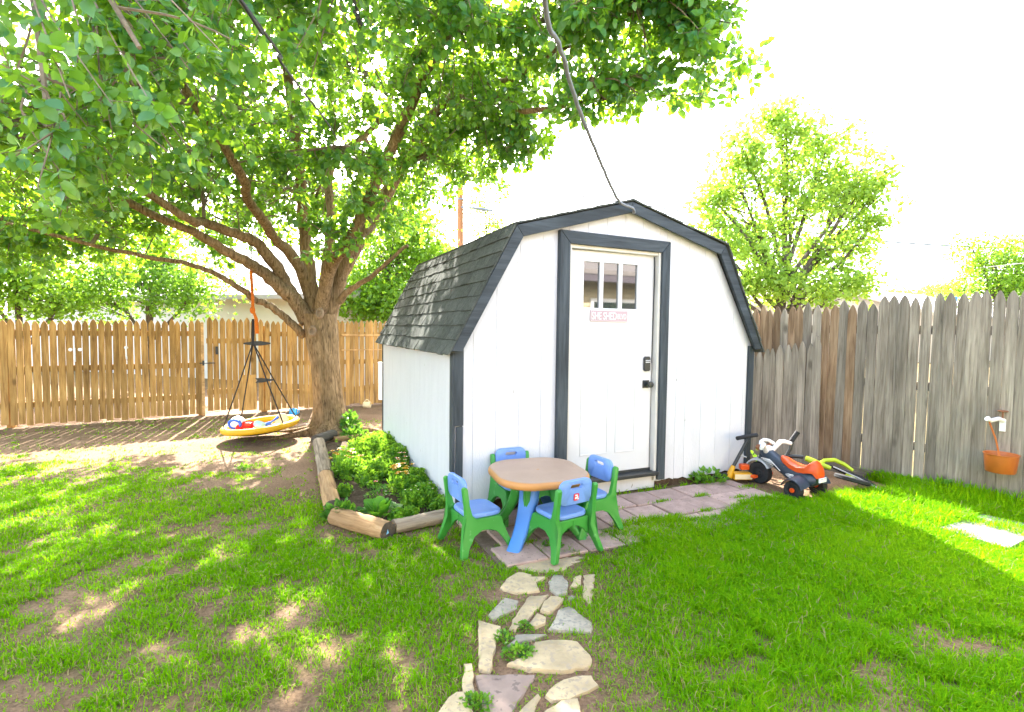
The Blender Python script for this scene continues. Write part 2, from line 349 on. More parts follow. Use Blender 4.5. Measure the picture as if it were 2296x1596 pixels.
# ------------------------------------------------------------------ places used by several builders
SH = Vector((1.014, 4.726, 0)); SYAW = .42
def S(x, y, z=0.):
    c, s = math.cos(SYAW), math.sin(SYAW); return Vector((SH.x+c*x-s*y, SH.y+s*x+c*y, z))
def to_shed(X, Y):
    c, s = math.cos(SYAW), math.sin(SYAW); dx = X-SH.x; dy = Y-SH.y; return c*dx+s*dy, -s*dx+c*dy
BED = [G(*Z6(*q)) for q in ((300, 400), (430, 1100), (470, 1170), (1010, 1340), (1075, 1280))]+[S(-1.62, .02), S(-1.62, 3.0), G(*Z6(980, 290)), G(*Z6(450, 340))]
BED2 = [(p.x, p.y) for p in BED]
STONES = [
 ('tan', [(765,340),(830,270),(1000,240),(1180,255),(1350,235),(1400,260),(1330,310),(1220,370),(1000,395),(860,375)]),
 ('tan', [(630,530),(720,430),(800,390),(910,410),(920,435),(1050,440),(965,485),(990,560),(900,575),(780,585)]),
 ('gray', [(1060,480),(1110,410),(1190,420),(1240,500),(1225,580),(1140,600),(1075,545)]),
 ('tan', [(1250,530),(1290,430),(1355,415),(1345,510)]),
 ('tan', [(1368,420),(1470,405),(1435,700),(1362,620)]),
 ('gray', [(535,765),(685,615),(800,650),(785,710),(590,810)]),
 ('tan', [(710,890),(830,690),(900,600),(1060,590),(1000,680),(860,830),(770,905)]),
 ('tan', [(1005,690),(1080,605),(1195,620),(1170,680),(1060,760),(998,740)]),
 ('tan', [(880,860),(960,752),(1050,788),(1030,840),(950,875)]),
 ('gray', [(1065,900),(1160,700),(1250,690),(1370,780),(1445,830),(1430,925),(1250,900)]),
 ('tan', [(440,900),(455,815),(645,870),(600,1060),(560,1262),(455,1245)]),
 ('gray', [(700,1030),(780,935),(1040,930),(940,970)]),
 ('tan', [(690,1190),(860,1130),(950,1010),(1080,980),(1330,1000),(1380,1070),(1455,1150),(1400,1230),(1180,1260),(900,1245)]),
 ('tan', [(300,1390),(330,1180),(400,1190),(405,1465),(320,1440)]),
 ('brown', [(415,1280),(950,1275),(860,1430),(720,1660),(520,1680)]),
 ('tan', [(1020,1480),(1120,1370),(1280,1300),(1430,1285),(1510,1390),(1400,1440),(1240,1500),(1100,1520)]),
 ('tan', [(40,1680),(250,1440),(320,1450),(440,1690)]),
 ('tan', [(730,1690),(970,1440),(990,1470),(900,1700)]),
 ('tan', [(930,1680),(1180,1510),(1310,1490),(1370,1700)]),
 ('gray', [(1230,600),(1265,588),(1295,602),(1285,630),(1240,625)]),
]
STONE_W = [(k, [G(*Z7(*q)) for q in poly]) for k, poly in STONES]
SLAB = [G(*q) for q in ((2105, 1192), (2200, 1162), (2345, 1195), (2260, 1240))]
SOIL = [G(*q) for q in ((1640, 1085), (1700, 1030), (1840, 1035), (2010, 1096), (1990, 1112), (1900, 1116), (1860, 1118), (1790, 1130), (1750, 1112))]
TREE = Vector((-2.53, 7.3, 0))
# left fence line and right fence line (ground)
FL0, FL1 = Vector((-9.6, 5.85, 0)), Vector((-.6, 11.25, 0)); FLD = (FL1-FL0).normalized()
FR0, FR1 = Vector((3.03, 6.33, 0)), Vector((4.46, 4.44, 0)); FRD = (FR1-FR0).normalized()

def gz(x, y):                                                  # gentle unevenness of the ground
    return (fbm(x*1.3, y*1.3, 5, 3)-.5)*.03+(fbm(x*5, y*5, 9, 2)-.5)*.012
def lawn_density(x, y):
    n1 = fbm(x*.9+3, y*.9, 21, 3); n2 = fbm(x*2.6, y*2.6+7, 33, 3); n3 = fbm(x*7, y*7, 41, 2)
    n4 = fbm(x*4.5+11, y*4.5, 57, 2); n5 = fbm(x*13, y*13+5, 63, 2); mixn = n1*.12+n2*.24+n4*.28+n3*.2+n5*.16; base = np.clip((mixn-.36)*5., .13, 1)*np.clip(.5+n2*.6, 0, 1)
    base = np.maximum(base, .75*np.exp(-(((x+3.9)/1.6)**2+((y-4.55)/.55)**2))*(n3*.4+.8))
    right = 1/(1+np.exp(-(x-.75-.12*(y-3))*5))                  # thick lawn to the right of the path
    d = .78*base*(1-right)+right*np.clip(.55+1.1*(n2*.6+n3*.4-.25), 0, 1)*np.clip(1.15-.35*np.clip(2.9-y, 0, 1)*(n1 > .42), 0, 1)
    bare = 1/(1+np.exp(-(y-(5.2+.22*(x+3.4)*(x < -3.4)+(n1-.5)*3.2+(n4-.5)*2.))*3))*(x < .5)       # trodden earth round the tree and fence
    d *= 1-.93*bare*(n3*.6+n2*.4 > .30)
    d *= 1-.9*np.clip(1.25*np.exp(-((x+2.35)/1.25)**2-((y-5.3)/1.05)**2), 0, 1)*np.clip(1.35-n4*.9, 0, 1)
    cx = 1/(1+np.exp(-((x+2.6)*1.4)))*np.clip((y-4.2)/1.2, 0, 1)*(x < 0); d *= 1-.55*cx
    d *= 1-.75*right*np.clip((n4*.6+n5*.4-.50)*9, 0, 1)*np.clip((3.25-y)*1.3, 0, 1)
    d = np.where(in_poly(x, y, [(p.x, p.y) for p in SOIL]), .03, d)
    path = np.exp(-(((x-.16-.1*(y-2.6))/.42)**2))*(y < 3.6); d *= 1-.45*path
    right_strip = (x > 3.0)*(y > 4.0); d = np.where(right_strip & ~in_poly(x, y, [(p.x, p.y) for p in SOIL]), np.maximum(d, .55), d)
    return d
def blocked(x, y):
    lx, ly = to_shed(x, y)
    m = (np.abs(lx) < 1.66) & (ly > -.06) & (ly < 3.25)
    m |= (lx > -1.62) & (lx < 1.24) & (ly < -.07) & (ly > -.72-.1*np.sin(lx*5)) & ~((lx < -.95) & (ly < -1.0))
    m |= in_poly(x, y, BED2)
    for _, pl in STONE_W: m |= in_poly(x, y, [(p.x, p.y) for p in pl])
    m |= in_poly(x, y, [(p.x, p.y) for p in SLAB]) & (fbm(x*6, y*6, 3, 2) < .56)
    m |= (x-TREE.x)**2+(y-TREE.y)**2 < .3**2
    sx = lx; m |= (lx > 1.22) & (lx < 2.5) & (ly > -.62-.25*(lx-1.3)*0) & (rng.random(np.shape(x)) < .93)
    m |= in_poly(x, y, [(p.x, p.y) for p in SOIL]) & (rng.random(np.shape(x)) < .95)
    # beyond the fences
    m |= ((x-FL0.x)*FLD.y-(y-FL0.y)*FLD.x) < 0
    m |= ((x-FR0.x)*FRD.y-(y-FR0.y)*FRD.x) < -.02
    return m

# ------------------------------------------------------------------ ground
def ground():
    xs = np.concatenate([[-400, -150, -60, -30, -18, -12], np.arange(-9.5, 7.01, .12), [9, 14, 25, 60, 150, 400]])
    ys = np.concatenate([[-300, -100, -40, -15, -6, -2], np.arange(-.5, 13.01, .12), [15, 20, 30, 60, 150, 500]])
    X, Y = np.meshgrid(xs, ys); nx, ny = len(xs), len(ys)
    near = (X > -9.6) & (X < 7.1) & (Y > -.6) & (Y < 13.1)
    Z = np.where(near, gz(X, Y), 0); v = np.stack([X, Y, Z], -1).reshape(-1, 3)
    i = np.arange(ny-1)[:, None]*nx+np.arange(nx-1)[None]; q = np.stack([i, i+1, i+nx+1, i+nx], -1).reshape(-1, 4)
    m, nt, p = new_mat('ground')
    tc = node(nt, 'ShaderNodeTexCoord'); at = node(nt, 'ShaderNodeAttribute', attribute_name='rnd')
    n1 = node(nt, 'ShaderNodeTexNoise', {'Vector': tc.outputs['Object'], 'Scale': 2.2, 'Detail': 8., 'Roughness': .65})
    n2 = node(nt, 'ShaderNodeTexNoise', {'Vector': tc.outputs['Object'], 'Scale': 55., 'Detail': 5., 'Roughness': .7})
    dirt = ramp(nt, n1.outputs[0], [(.3, (.165, .098, .055)), (.55, (.235, .148, .09)), (.75, (.31, .205, .13))])
    gr = ramp(nt, n2.outputs[0], [(.35, (.5, .5, .5)), (.65, (1.15, 1.15, 1.15))]); dirt = mixc(nt, 1., dirt, gr, 'MULTIPLY')
    n3 = node(nt, 'ShaderNodeTexNoise', {'Vector': tc.outputs['Object'], 'Scale': 30., 'Detail': 4.})
    th = ramp(nt, n3.outputs[0], [(.35, (.075, .075, .02)), (.6, (.16, .135, .05))])
    f = node(nt, 'ShaderNodeMath', {0: at.outputs['Fac'], 1: .85}, operation='MULTIPLY', use_clamp=True)
    nt.links.new(mixc(nt, f.outputs[0], dirt, th), p.inputs['Base Color']); p.inputs['Roughness'].default_value = .95; p.inputs['Specular IOR Level'].default_value = .15
    bn = node(nt, 'ShaderNodeBump', {'Strength': .7, 'Distance': .015, 'Height': n2.outputs[0]}); nt.links.new(bn.outputs[0], p.inputs['Normal'])
    o = np_mesh('ground', v, q.ravel(), np.full(len(q), 4), 'ground', None, np.where(near, lawn_density(X, Y), .7).ravel(), True)
    tag(o, kind='structure')
ground()

# ------------------------------------------------------------------ shed
ZE, ZK, ZR, WE, WK, SD = 1.33, 2.335, 2.64, 1.654, 1.117, 3.195
def prof(x, dz=0.):                                             # underside of the gable at x
    a = abs(x); pts = [(0, 2.585), (1.075, 2.285), (1.60, 1.36)]
    for (x0, z0), (x1, z1) in zip(pts, pts[1:]):
        if a <= x1+1e-6: return z0+(z1-z0)*(a-x0)/(x1-x0)+dz
    return pts[-1][1]
def shed():
    sh = thing('garden_shed', 'white barn shaped garden shed with dark trim, shingled roof and white door', 'shed', SH, SYAW)
    # inner shell that the siding is nailed to
    pr = [(-1.585, .1), (1.585, .1), (1.585, 1.36), (1.06, 2.27), (0, 2.57), (-1.06, 2.27), (-1.585, 1.36)]
    b = MB(); b.prism([(-1.585, .1), (-.60, .1), (-.60, 2.25), (.39, 2.25), (.39, .1), (1.585, .1)]+pr[2:], lambda u, v: (u, .012, v), lambda u, v: (u, .05, v))
    b.prism(pr, lambda u, v: (u, 3.1, v), lambda u, v: (u, 3.12, v))
    b.box((-1.588, .05, .1), (-1.56, 3.1, 1.37)); b.box((1.56, .05, .1), (1.588, 3.1, 1.37)); b.box((-1.55, .06, .11), (1.55, 3.09, .14))
    b.build('wall', 'white_paint', sh)
    # vertical siding boards, front
    r = random.Random(3)
    cuts = [-1.6, -1.45, -1.25, -1.045, -.84, -.66, -.59, .38, .47, .62, .74, .94, 1.14, 1.34, 1.5, 1.6]
    g = .0012
    def strip(xa, xb, zlo, y0=.012, y1=0.0, rag=True):
        xa += g; xb -= g; xsn = [xa]
        bot = [(xa, zlo+(r.uniform(-.012, .01) if rag else 0))]
        if rag:
            k = max(2, int((xb-xa)/.045))
            for i in range(1, k): bot.append((xa+(xb-xa)*i/k, zlo+r.uniform(-.016, .018)))
        bot.append((xb, zlo+(r.uniform(-.012, .01) if rag else 0)))
        top = [(xb, prof(xb))]
        for q in (1.075, 0, -1.075):
            if xa < q < xb: top.append((q, prof(q)))
        top.append((xa, prof(xa)))
        m = MB(); m.prism(bot+top, lambda u, v: (u, y1, v), lambda u, v: (u, y0, v)); m.build('siding_board', 'white_paint', sh, bevel=.0018, seg=1)
    for xa, xb in zip(cuts, cuts[1:]):
        if xa >= -.6 and xb <= .39: continue
        strip(xa, xb, .07 if xa > .37 else .10)
    for i in range(5): strip(-.59+.194*i, -.59+.194*(i+1), 2.25, rag=False)
    # left side boards
    n = 14
    for i in range(n):
        ya, yb = .03+3.08*i/n+g, .03+3.08*(i+1)/n-g; k = 5
        bot = [(ya+(yb-ya)*j/k, .11+r.uniform(-.012, .018)) for j in range(k+1)]
        m = MB(); m.prism(bot+[(yb, 1.38), (ya, 1.38)], lambda u, v: (-1.602, u, v), lambda u, v: (-1.589, u, v)); m.build('siding_board', 'white_paint', sh, bevel=.0018, seg=1)
    m = MB(); m.box((1.589, .03, .1), (1.602, 3.1, 1.38)); m.build('siding_panel', 'white_paint', sh)
    m = MB(); m.box((-1.60, .0, .04), (-1.575, 3.1, .105)); m.build('skirt_board', 'white_paint', sh)
    m = MB()
    m.box((-.6, .0, .015), (.39, .02, .148)); m.build('skirt_board', 'white_paint', sh, bevel=.004)
    # bricks under the left wall and front corner
    bm_ = MB(); bm_.box((0, 0, 0), (.19, .09, .06)); y = .05; first = None
    while y < 3.0:
        mm = MB(); l = r.uniform(.17, .2); mm.box((-1.64+r.uniform(-.02, .015), y, -.01), (-1.54, y+l, .045+r.uniform(-.01, .012))); mm.build('brick', 'brick', sh, bevel=.006); y += l+r.uniform(.01, .12)
    mm = MB(); mm.box((-1.53, .02, -.02), (1.55, 3.05, .1)); mm.build('floor_frame', 'garden_soil', sh)
    # corner boards
    for s_ in (-1, 1):
        m = MB(); x0 = -1.616 if s_ < 0 else 1.52
        if s_ < 0:
            m.box((-1.612, -.024, .735), (-1.535, -.002, 1.35)); m.build('corner_board', 'trim_dark', sh, bevel=.003)
            m = MB(); m.box((-1.627, -.020, .36), (-1.604, .055, 1.345)); m.build('corner_board', 'trim_dark', sh, bevel=.003)
            m = MB(); m.prism([(-1.595, .09), (-1.537, .10), (-1.537, .73), (-1.548, .732), (-1.592, .725)], lambda u, v: (u, -.022, v), lambda u, v: (u, -.002, v)); m.build('corner_board', 'trim_dark', sh, bevel=.003)
        else:
            m.box((1.545, -.026, .09), (1.616, -.002, 1.36)); m.build('corner_board', 'trim_dark', sh, bevel=.003)
    m = MB(); m.box((-1.612, 3.1, .1), (-1.56, 3.125, 1.36)); m.build('corner_board', 'trim_dark', sh)
    # gable fascia: four boards mitred at the knees and the ridge
    fw = .105; y0, y1 = -.085, -.060
    out = [(-WE, ZE), (-WK, ZK), (0, ZR), (WK, ZK), (WE, ZE)]
    inn = [(-WE+.085, ZE-.005), (-WK+.06, ZK-.085), (0, ZR-.095), (WK-.06, ZK-.085), (WE-.085, ZE-.005)]
    for i in range(4):
        e = .0015; a, b_, c, d = Vector(out[i]), Vector(out[i+1]), Vector(inn[i+1]), Vector(inn[i])
        t = (b_-a).normalized()*e; m = MB(); m.prism([a+t, b_-t, c-t, d+t], lambda u, v: (u, y0, v), lambda u, v: (u, y1, v)); m.build('fascia_board', 'trim_dark_x', sh, bevel=.003)
        # white chips of old paint at the outer edge of the right boards
    # roof slabs
    rf = MB(); th = .02
    sl_ = [(-WE-.012, ZE-.015), (-WK-.003, ZK+.006), (0, ZR+.008), (WK+.003, ZK+.006), (WE+.012, ZE-.015)]
    lo = [(-WE+.03, ZE-.015), (-WK+.02, ZK-.03), (0, ZR-.03), (WK-.02, ZK-.03), (WE-.03, ZE-.015)]
    rf.prism(sl_+lo[::-1], lambda u, v: (u, -.058, v), lambda u, v: (u, SD, v))
    roof = rf.build('roof', 'roof_flat', sh)
    # shingle tabs on the steep left slope, course by course
    a, b_ = Vector((-WE-.022, 0, ZE-.035)), Vector((-WK-.004, 0, ZK+.012)); t = (b_-a); Ls = t.length; t.normalize(); nrm = Vector((-t.z, 0, t.x))
    nc = 9; ex = Ls/nc
    for c in range(nc):
        y = -.095+r.uniform(-.14, 0)
        while y < SD+.02:
            wdt = r.choice((.13, .15, .17, .19, .22)); ya, yb = max(y, -.095+r.uniform(-.004, .004)), min(y+wdt, SD+.02); y += wdt
            if yb-ya < .02: continue
            lift = r.uniform(.009, .019); dr = r.uniform(-.006, .006)
            p0 = a+t*(c*ex+dr); p1 = a+t*min(Ls+.004, (c+1)*ex+.01)
            mm = MB(); q = [p0, p1, p1+nrm*.004, p0+nrm*lift]; e = .002
            mm.prism([(k.x, k.z) for k in q], lambda u, v: (u, ya+e, v), lambda u, v: (u, yb-e, v)); mm.build('shingle', 'shingle', roof)
    # upper slopes: courses as long strips with ragged gable ends, ridge cap
    for s_ in (-1, 1):
        for c in range(6):
            f0, f1 = c/6, (c+1)/6+.03
            p = lambda f: Vector((s_*(WK+.012)*(1-f), 0, ZK+.012+(ZR-ZK)*f))
            mm = MB(); q0, q1 = p(f0), p(min(1, f1)); e = -.088-r.uniform(0, .02)
            mm.prism([(q0.x, q0.z-.004), (q1.x, q1.z-.004), (q1.x, q1.z+.006), (q0.x, q0.z+.014)], lambda u, v: (u, e, v), lambda u, v: (u, SD, v)); mm.build('shingle_course', 'shingle', roof)
    for c in range(9):
        f0, f1 = c/9, (c+1)/9+.01
        p = lambda f: Vector((WE+.022+(WK+.012-WE-.022)*f, 0, ZE-.035+(ZK+.012-ZE+.035)*f))
        mm = MB(); q0, q1 = p(f0), p(min(1, f1)); e = -.09-r.uniform(0, .014)
        mm.prism([(q0.x, q0.z), (q1.x, q1.z), (q1.x+.004, q1.z+.003), (q0.x+.014, q0.z+.008)], lambda u, v: (u, e, v), lambda u, v: (u, SD, v)); mm.build('shingle_course', 'shingle', roof)
    mm = MB(); mm.prism([(-.14, ZR-.028), (0, ZR+.016), (.14, ZR-.028), (.14, ZR-.018), (0, ZR+.028), (-.14, ZR-.018)], lambda u, v: (u, -.098, v), lambda u, v: (u, SD+.01, v)); mm.build('ridge_cap', 'shingle', roof)
    # door surround
    def board(pts, ya, yb, mat='trim_dark', name='door_trim', par=sh, bev=.004):
        m = MB(); m.prism(pts, lambda u, v: (u, ya, v), lambda u, v: (u, yb, v)); return m.build(name, mat, par, bevel=bev)
    board([(-.702, .06), (-.603, .06), (-.603, 2.232), (-.702, 2.341)], -.055, -.002)
    board([(.385, .10), (.468, .10), (.466, 2.325), (.375, 2.222)], -.055, -.002)
    board([(-.700, 2.343), (-.601, 2.234), (.373, 2.224), (.464, 2.329)], -.055, -.002, 'trim_dark_x')
    for q in ([(-.603, .2), (-.577, .2), (-.577, 2.24), (-.603, 2.24)], [(.357, .09), (.384, .09), (.376, 2.24), (.352, 2.24)]): board(q, -.03, .09, 'jamb_cream', 'door_jamb', bev=.002)
    board([(-.577, 2.205), (.352, 2.197), (.352, 2.243), (-.577, 2.243)], -.02, .09, 'jamb_cream', 'door_jamb', bev=.002)
    m = MB(); m.box((-.6, -.075, .15), (.388, .09, .182)); m.build('threshold', 'black_metal', sh, bevel=.006)
    m = MB(); m.box((-.575, .022, .182), (.352, .075, .204)); m.build('door_sweep', 'black_metal', sh)
    # door leaf with three lights and two sunken panels
    dl, dr, zb, zt = -.570, .341, .205, 2.198
    yF = .028
    xs = [dl, -.419, -.251, -.214, -.047, -.010, .159, dr]
    m = MB(); m.box((dl, yF, zb), (dr, yF+.04, 1.70)); door = m.build('door', 'door_white', sh, bevel=.002)
    def leaf(a, b, name='door_rail'): q = MB(); q.box((a[0], yF, a[1]), (b[0], yF+.04, b[1])); return q.build(name, 'door_white', door)
    leaf((dl, 1.70), (-.419, zt)); leaf((.159, 1.70), (dr, zt)); leaf((-.419, 2.106), (.159, zt)); leaf((-.251, 1.70), (-.214, 2.106), 'muntin'); leaf((-.047, 1.70), (-.010, 2.106), 'muntin')
    for xa, xb in ((-.419, -.251), (-.214, -.047), (-.010, .159)):
        q = MB(); q.box((xa, yF+.018, 1.70), (xb, yF+.022, 2.106)); q.build('pane', 'glass', door)
    def frame(x0, x1, z0, z1, wd, ya, yb, name):
        q = MB()
        v = [(x0, z0), (x1, z0), (x1, z1), (x0, z1)]; i_ = [(x0+wd, z0+wd), (x1-wd, z0+wd), (x1-wd, z1-wd), (x0+wd, z1-wd)]
        for k in range(4):
            k2 = (k+1) % 4
            q.add([(v[k][0], ya, v[k][1]), (v[k2][0], ya, v[k2][1]), (i_[k2][0], yb, i_[k2][1]), (i_[k][0], yb, i_[k][1])], [(0, 1, 2, 3)])
        return q
    for xa, xb in ((-.43, -.135), (-.055, .165)):
        fr = MB(); wd = .012
        for (ax, az), (bx, bz) in (((xa, .38), (xa+wd, 1.52)), ((xb-wd, .38), (xb, 1.52)), ((xa+wd, .38), (xb-wd, .38+wd)), ((xa+wd, 1.52-wd), (xb-wd, 1.52))):
            fr.box((ax, yF-.006, az), (bx, yF+.001, bz))
        fr.build('panel_moulding', 'door_white', door, bevel=.0018, seg=1)
    # name plate with raised letters
    m = MB(); m.prism(rsq(.405, .105, .012, 3), lambda u, v: (u-.148, yF-.0095, v+1.632), lambda u, v: (u-.148, yF-.0005, v+1.632)); sg = m.build('name_plate', 'sign_pink', door)
    sg['label'] = 'pale pink plate reading SHE SHED BLVD'
    fr = MB()
    for z in (1.5845, 1.6765): fr.box((-.343, yF-.0125, z), (.047, yF-.009, z+.003))
    for x in (-.345, .046): fr.box((x, yF-.0125, 1.5845), (x+.003, yF-.009, 1.6795))
    fr.build('plate_border', 'sign_white', sg)
    def text(s, x, z, size, wdt, par):
        cu = bpy.data.curves.new('t', 'FONT'); cu.body = s; cu.size = size; cu.extrude = .0015; cu.offset = .0008
        to = bpy.data.objects.new('t', cu); C.objects.link(to); bpy.context.view_layer.update()
        me = bpy.data.meshes.new_from_object(to.evaluated_get(bpy.context.evaluated_depsgraph_get())); bpy.data.objects.remove(to)
        xs_ = [v.co.x for v in me.vertices]; k = wdt/(max(xs_)-min(xs_)); mn = min(xs_)
        for v in me.vertices: v.co = Vector((x+(v.co.x-mn)*k, yF-.0122-v.co.z, z+v.co.y))
        me.materials.clear(); me.materials.append(MATS['sign_white']); o = bpy.data.objects.new('lettering', me); C.objects.link(o); o.parent = par
    text('SHE SHED', -.334, 1.599, .095, .262, sg); text('BLVD', -.062, 1.606, .066, .095, sg)
    # keypad deadbolt, knob
    m = MB(); m.prism([(-.032, -.06), (-.02, -.072), (.02, -.072), (.032, -.06), (.034, .045), (.022, .066), (-.022, .066), (-.034, .045)], lambda u, v: (u+.278, yF-.028, v+1.198), lambda u, v: (u+.278, yF-.001, v+1.198)); kp = m.build('keypad_lock', 'black_metal', door, bevel=.005)
    q = MB()
    for rr in range(2):
        for cc in range(5): q.box((.253+cc*.0105, yF-.031, 1.222-rr*.016), (.260+cc*.0105, yF-.0285, 1.231-rr*.016))
    q.build('keypad_button', 'sign_white', kp)
    m = MB(); m.box((.243, yF-.012, .968), (.313, yF-.001, 1.04)); kb = m.build('knob_plate', 'black_metal', door, bevel=.003)
    m = MB(); m.lathe([(.001, -.001), (.012, 0), (.012, .03), (.026, .036), (.031, .05), (.026, .064), (.001, .068)], 20, (.290, yF-.01, 1.003), Matrix.Rotation(math.radians(90), 3, 'X')); m.build('door_knob', 'black_metal', kb, smooth=SM)
    # loose weather strip in the upper corner
    m = MB(); m.tube([(.338, .018, 1.2), (.338, .014, 1.75), (.334, .006, 1.95), (.322, -.006, 2.10), (.312, -.012, 2.185)], [.004, .006, .009, .010, .010], 6, flat=.4); m.build('weather_strip', 'black_metal', sh, smooth=SM)
    m = MB(); m.box((.342, .045, .21), (.3515, .07, 2.197)); m.build('gap_shade_strip', 'gap_shade', sh)  # solid dark strip, the shade of the door gap given as colour
    return sh
shed()

# ------------------------------------------------------------------ paver patio and stone path
def patio():
    b = MB(); c = [S(-1.60, -.06), S(1.26, -.06), S(1.26, -1.0), S(-1.60, -1.0)]
    b.prism([(p.x, p.y) for p in c], lambda u, v: (u, v, -.05), lambda u, v: (u, v, .008))
    base = b.build('patio', 'sand_bed'); tag(base, kind='structure')
    r = random.Random(5)
    for row in range(3):
        x = -1.62+(.0, .14, .05)[row]; y1 = -.085-row*.305; y0 = y1-.298
        while x < 1.2:
            x1 = min(x+.30, 1.25)
            if x1-x > .1 and not (row == 2 and x > 1.0):
                m = MB(); j = .004; zt = .022+r.uniform(-.004, .005); ti = r.uniform(-.004, .004)
                P = [S(x+j, y0+j), S(x1-j, y0+j), S(x1-j, y1-j), S(x+j, y1-j)]
                m.add([(p.x, p.y, -.03) for p in P]+[(p.x, p.y, zt+(ti if i in (1, 2) else 0)) for i, p in enumerate(P)], [(0,3,2,1),(4,5,6,7),(0,1,5,4),(1,2,6,5),(2,3,7,6),(3,0,4,7)])
                m.build('paver', 'paver', base, bevel=.006, seg=1)
            x += .305
patio()
def stone_path():
    r = random.Random(11)
    bm_ = MB(); rows = [(G(1150, 1245), G(1320, 1245)), (G(1085, 1370), G(1330, 1370)), (G(1060, 1480), G(1340, 1480)), (G(990, 1600), G(1350, 1600)), (G(960, 1680), G(1370, 1680))]
    vv = []
    for a, b in rows:
        for k in range(9): p = a.lerp(b, k/8); vv.append((p.x, p.y, float(gz(np.array(p.x), np.array(p.y)))+.004))
    bm_.add(vv, [(i*9+k, i*9+k+1, (i+1)*9+k+1, (i+1)*9+k) for i in range(4) for k in range(8)])
    base = bm_.build('path', 'ground'); tag(base, kind='structure')
    for kind, pl in STONE_W:
        pts = []
        n = len(pl)
        for i in range(n):
            a, b = pl[i], pl[(i+1) % n]; k = max(1, int((b-a).length/.035))
            for j in range(k):
                q = a.lerp(b, j/k); pts.append(q+Vector((r.uniform(-1, 1), r.uniform(-1, 1), 0))*.006)
        cx = sum(p.x for p in pts)/len(pts); cy = sum(p.y for p in pts)/len(pts); c0 = Vector((cx, cy, 0)); h = .010+r.uniform(-.003, .006)
        m = MB(); rings = []
        for f, z in ((1.0, -.03), (1.0, h-.008), (.965, h), (.6, h+.004)):
            rings.append([c0+(p-c0)*f+Vector((0, 0, z+(r.uniform(-.003, .003) if f < .99 else 0))) for p in pts])
        m.loft(rings); m.build('stone', 'stone_'+kind, base, smooth=math.radians(55))
stone_path()
b = MB(); b.prism([(p.x, p.y) for p in SLAB], lambda u, v: (u, v, -.02), lambda u, v: (u, v, .035+.01*(u-3.3)))
tag(b.build('concrete_slab', 'concrete', bevel=.006), 'pale grey concrete slab lying in the grass beside the grey fence', 'slab')

# ------------------------------------------------------------------ fences
def picket(parent, o, d, up0, wdt, hgt, mat, th=.016, tip=.075, lean=0., name='picket', style=0, r=random):
    nrm = Vector((-d.y, d.x, 0)); m = MB(); hw = wdt/2
    if style == 0: prof_ = [(-hw, up0), (hw, up0), (hw, hgt-tip), (hw*.80, hgt-tip*.62), (hw*.44, hgt-tip*.24), (hw*.10, hgt), (-hw*.10, hgt), (-hw*.44, hgt-tip*.24), (-hw*.80, hgt-tip*.62), (-hw, hgt-tip)]
    elif style == 2: prof_ = [(-hw, up0), (hw, up0), (hw, hgt-.03), (hw*.6, hgt), (-hw*.6, hgt), (-hw, hgt-.03)]
    else: prof_ = [(-hw, up0), (hw, up0), (hw, hgt-tip), (hw*.86, hgt-tip*.65), (hw*.62, hgt-tip*.42), (hw*.22, hgt-tip*.06), (-hw*.22, hgt-tip*.06), (-hw*.62, hgt-tip*.42), (-hw*.86, hgt-tip*.65), (-hw, hgt-tip)]
    # local frame of the picket so that the grain runs along it
    me_o = MB(); me_o.prism(prof_, lambda u, v: (u, 0, v), lambda u, v: (u, th, v)); ob = me_o.build(name, mat, parent)
    ang = math.atan2(d.y, d.x); ob.rotation_euler = (r.uniform(-.006, .006), lean, ang); ob.location = o; return ob
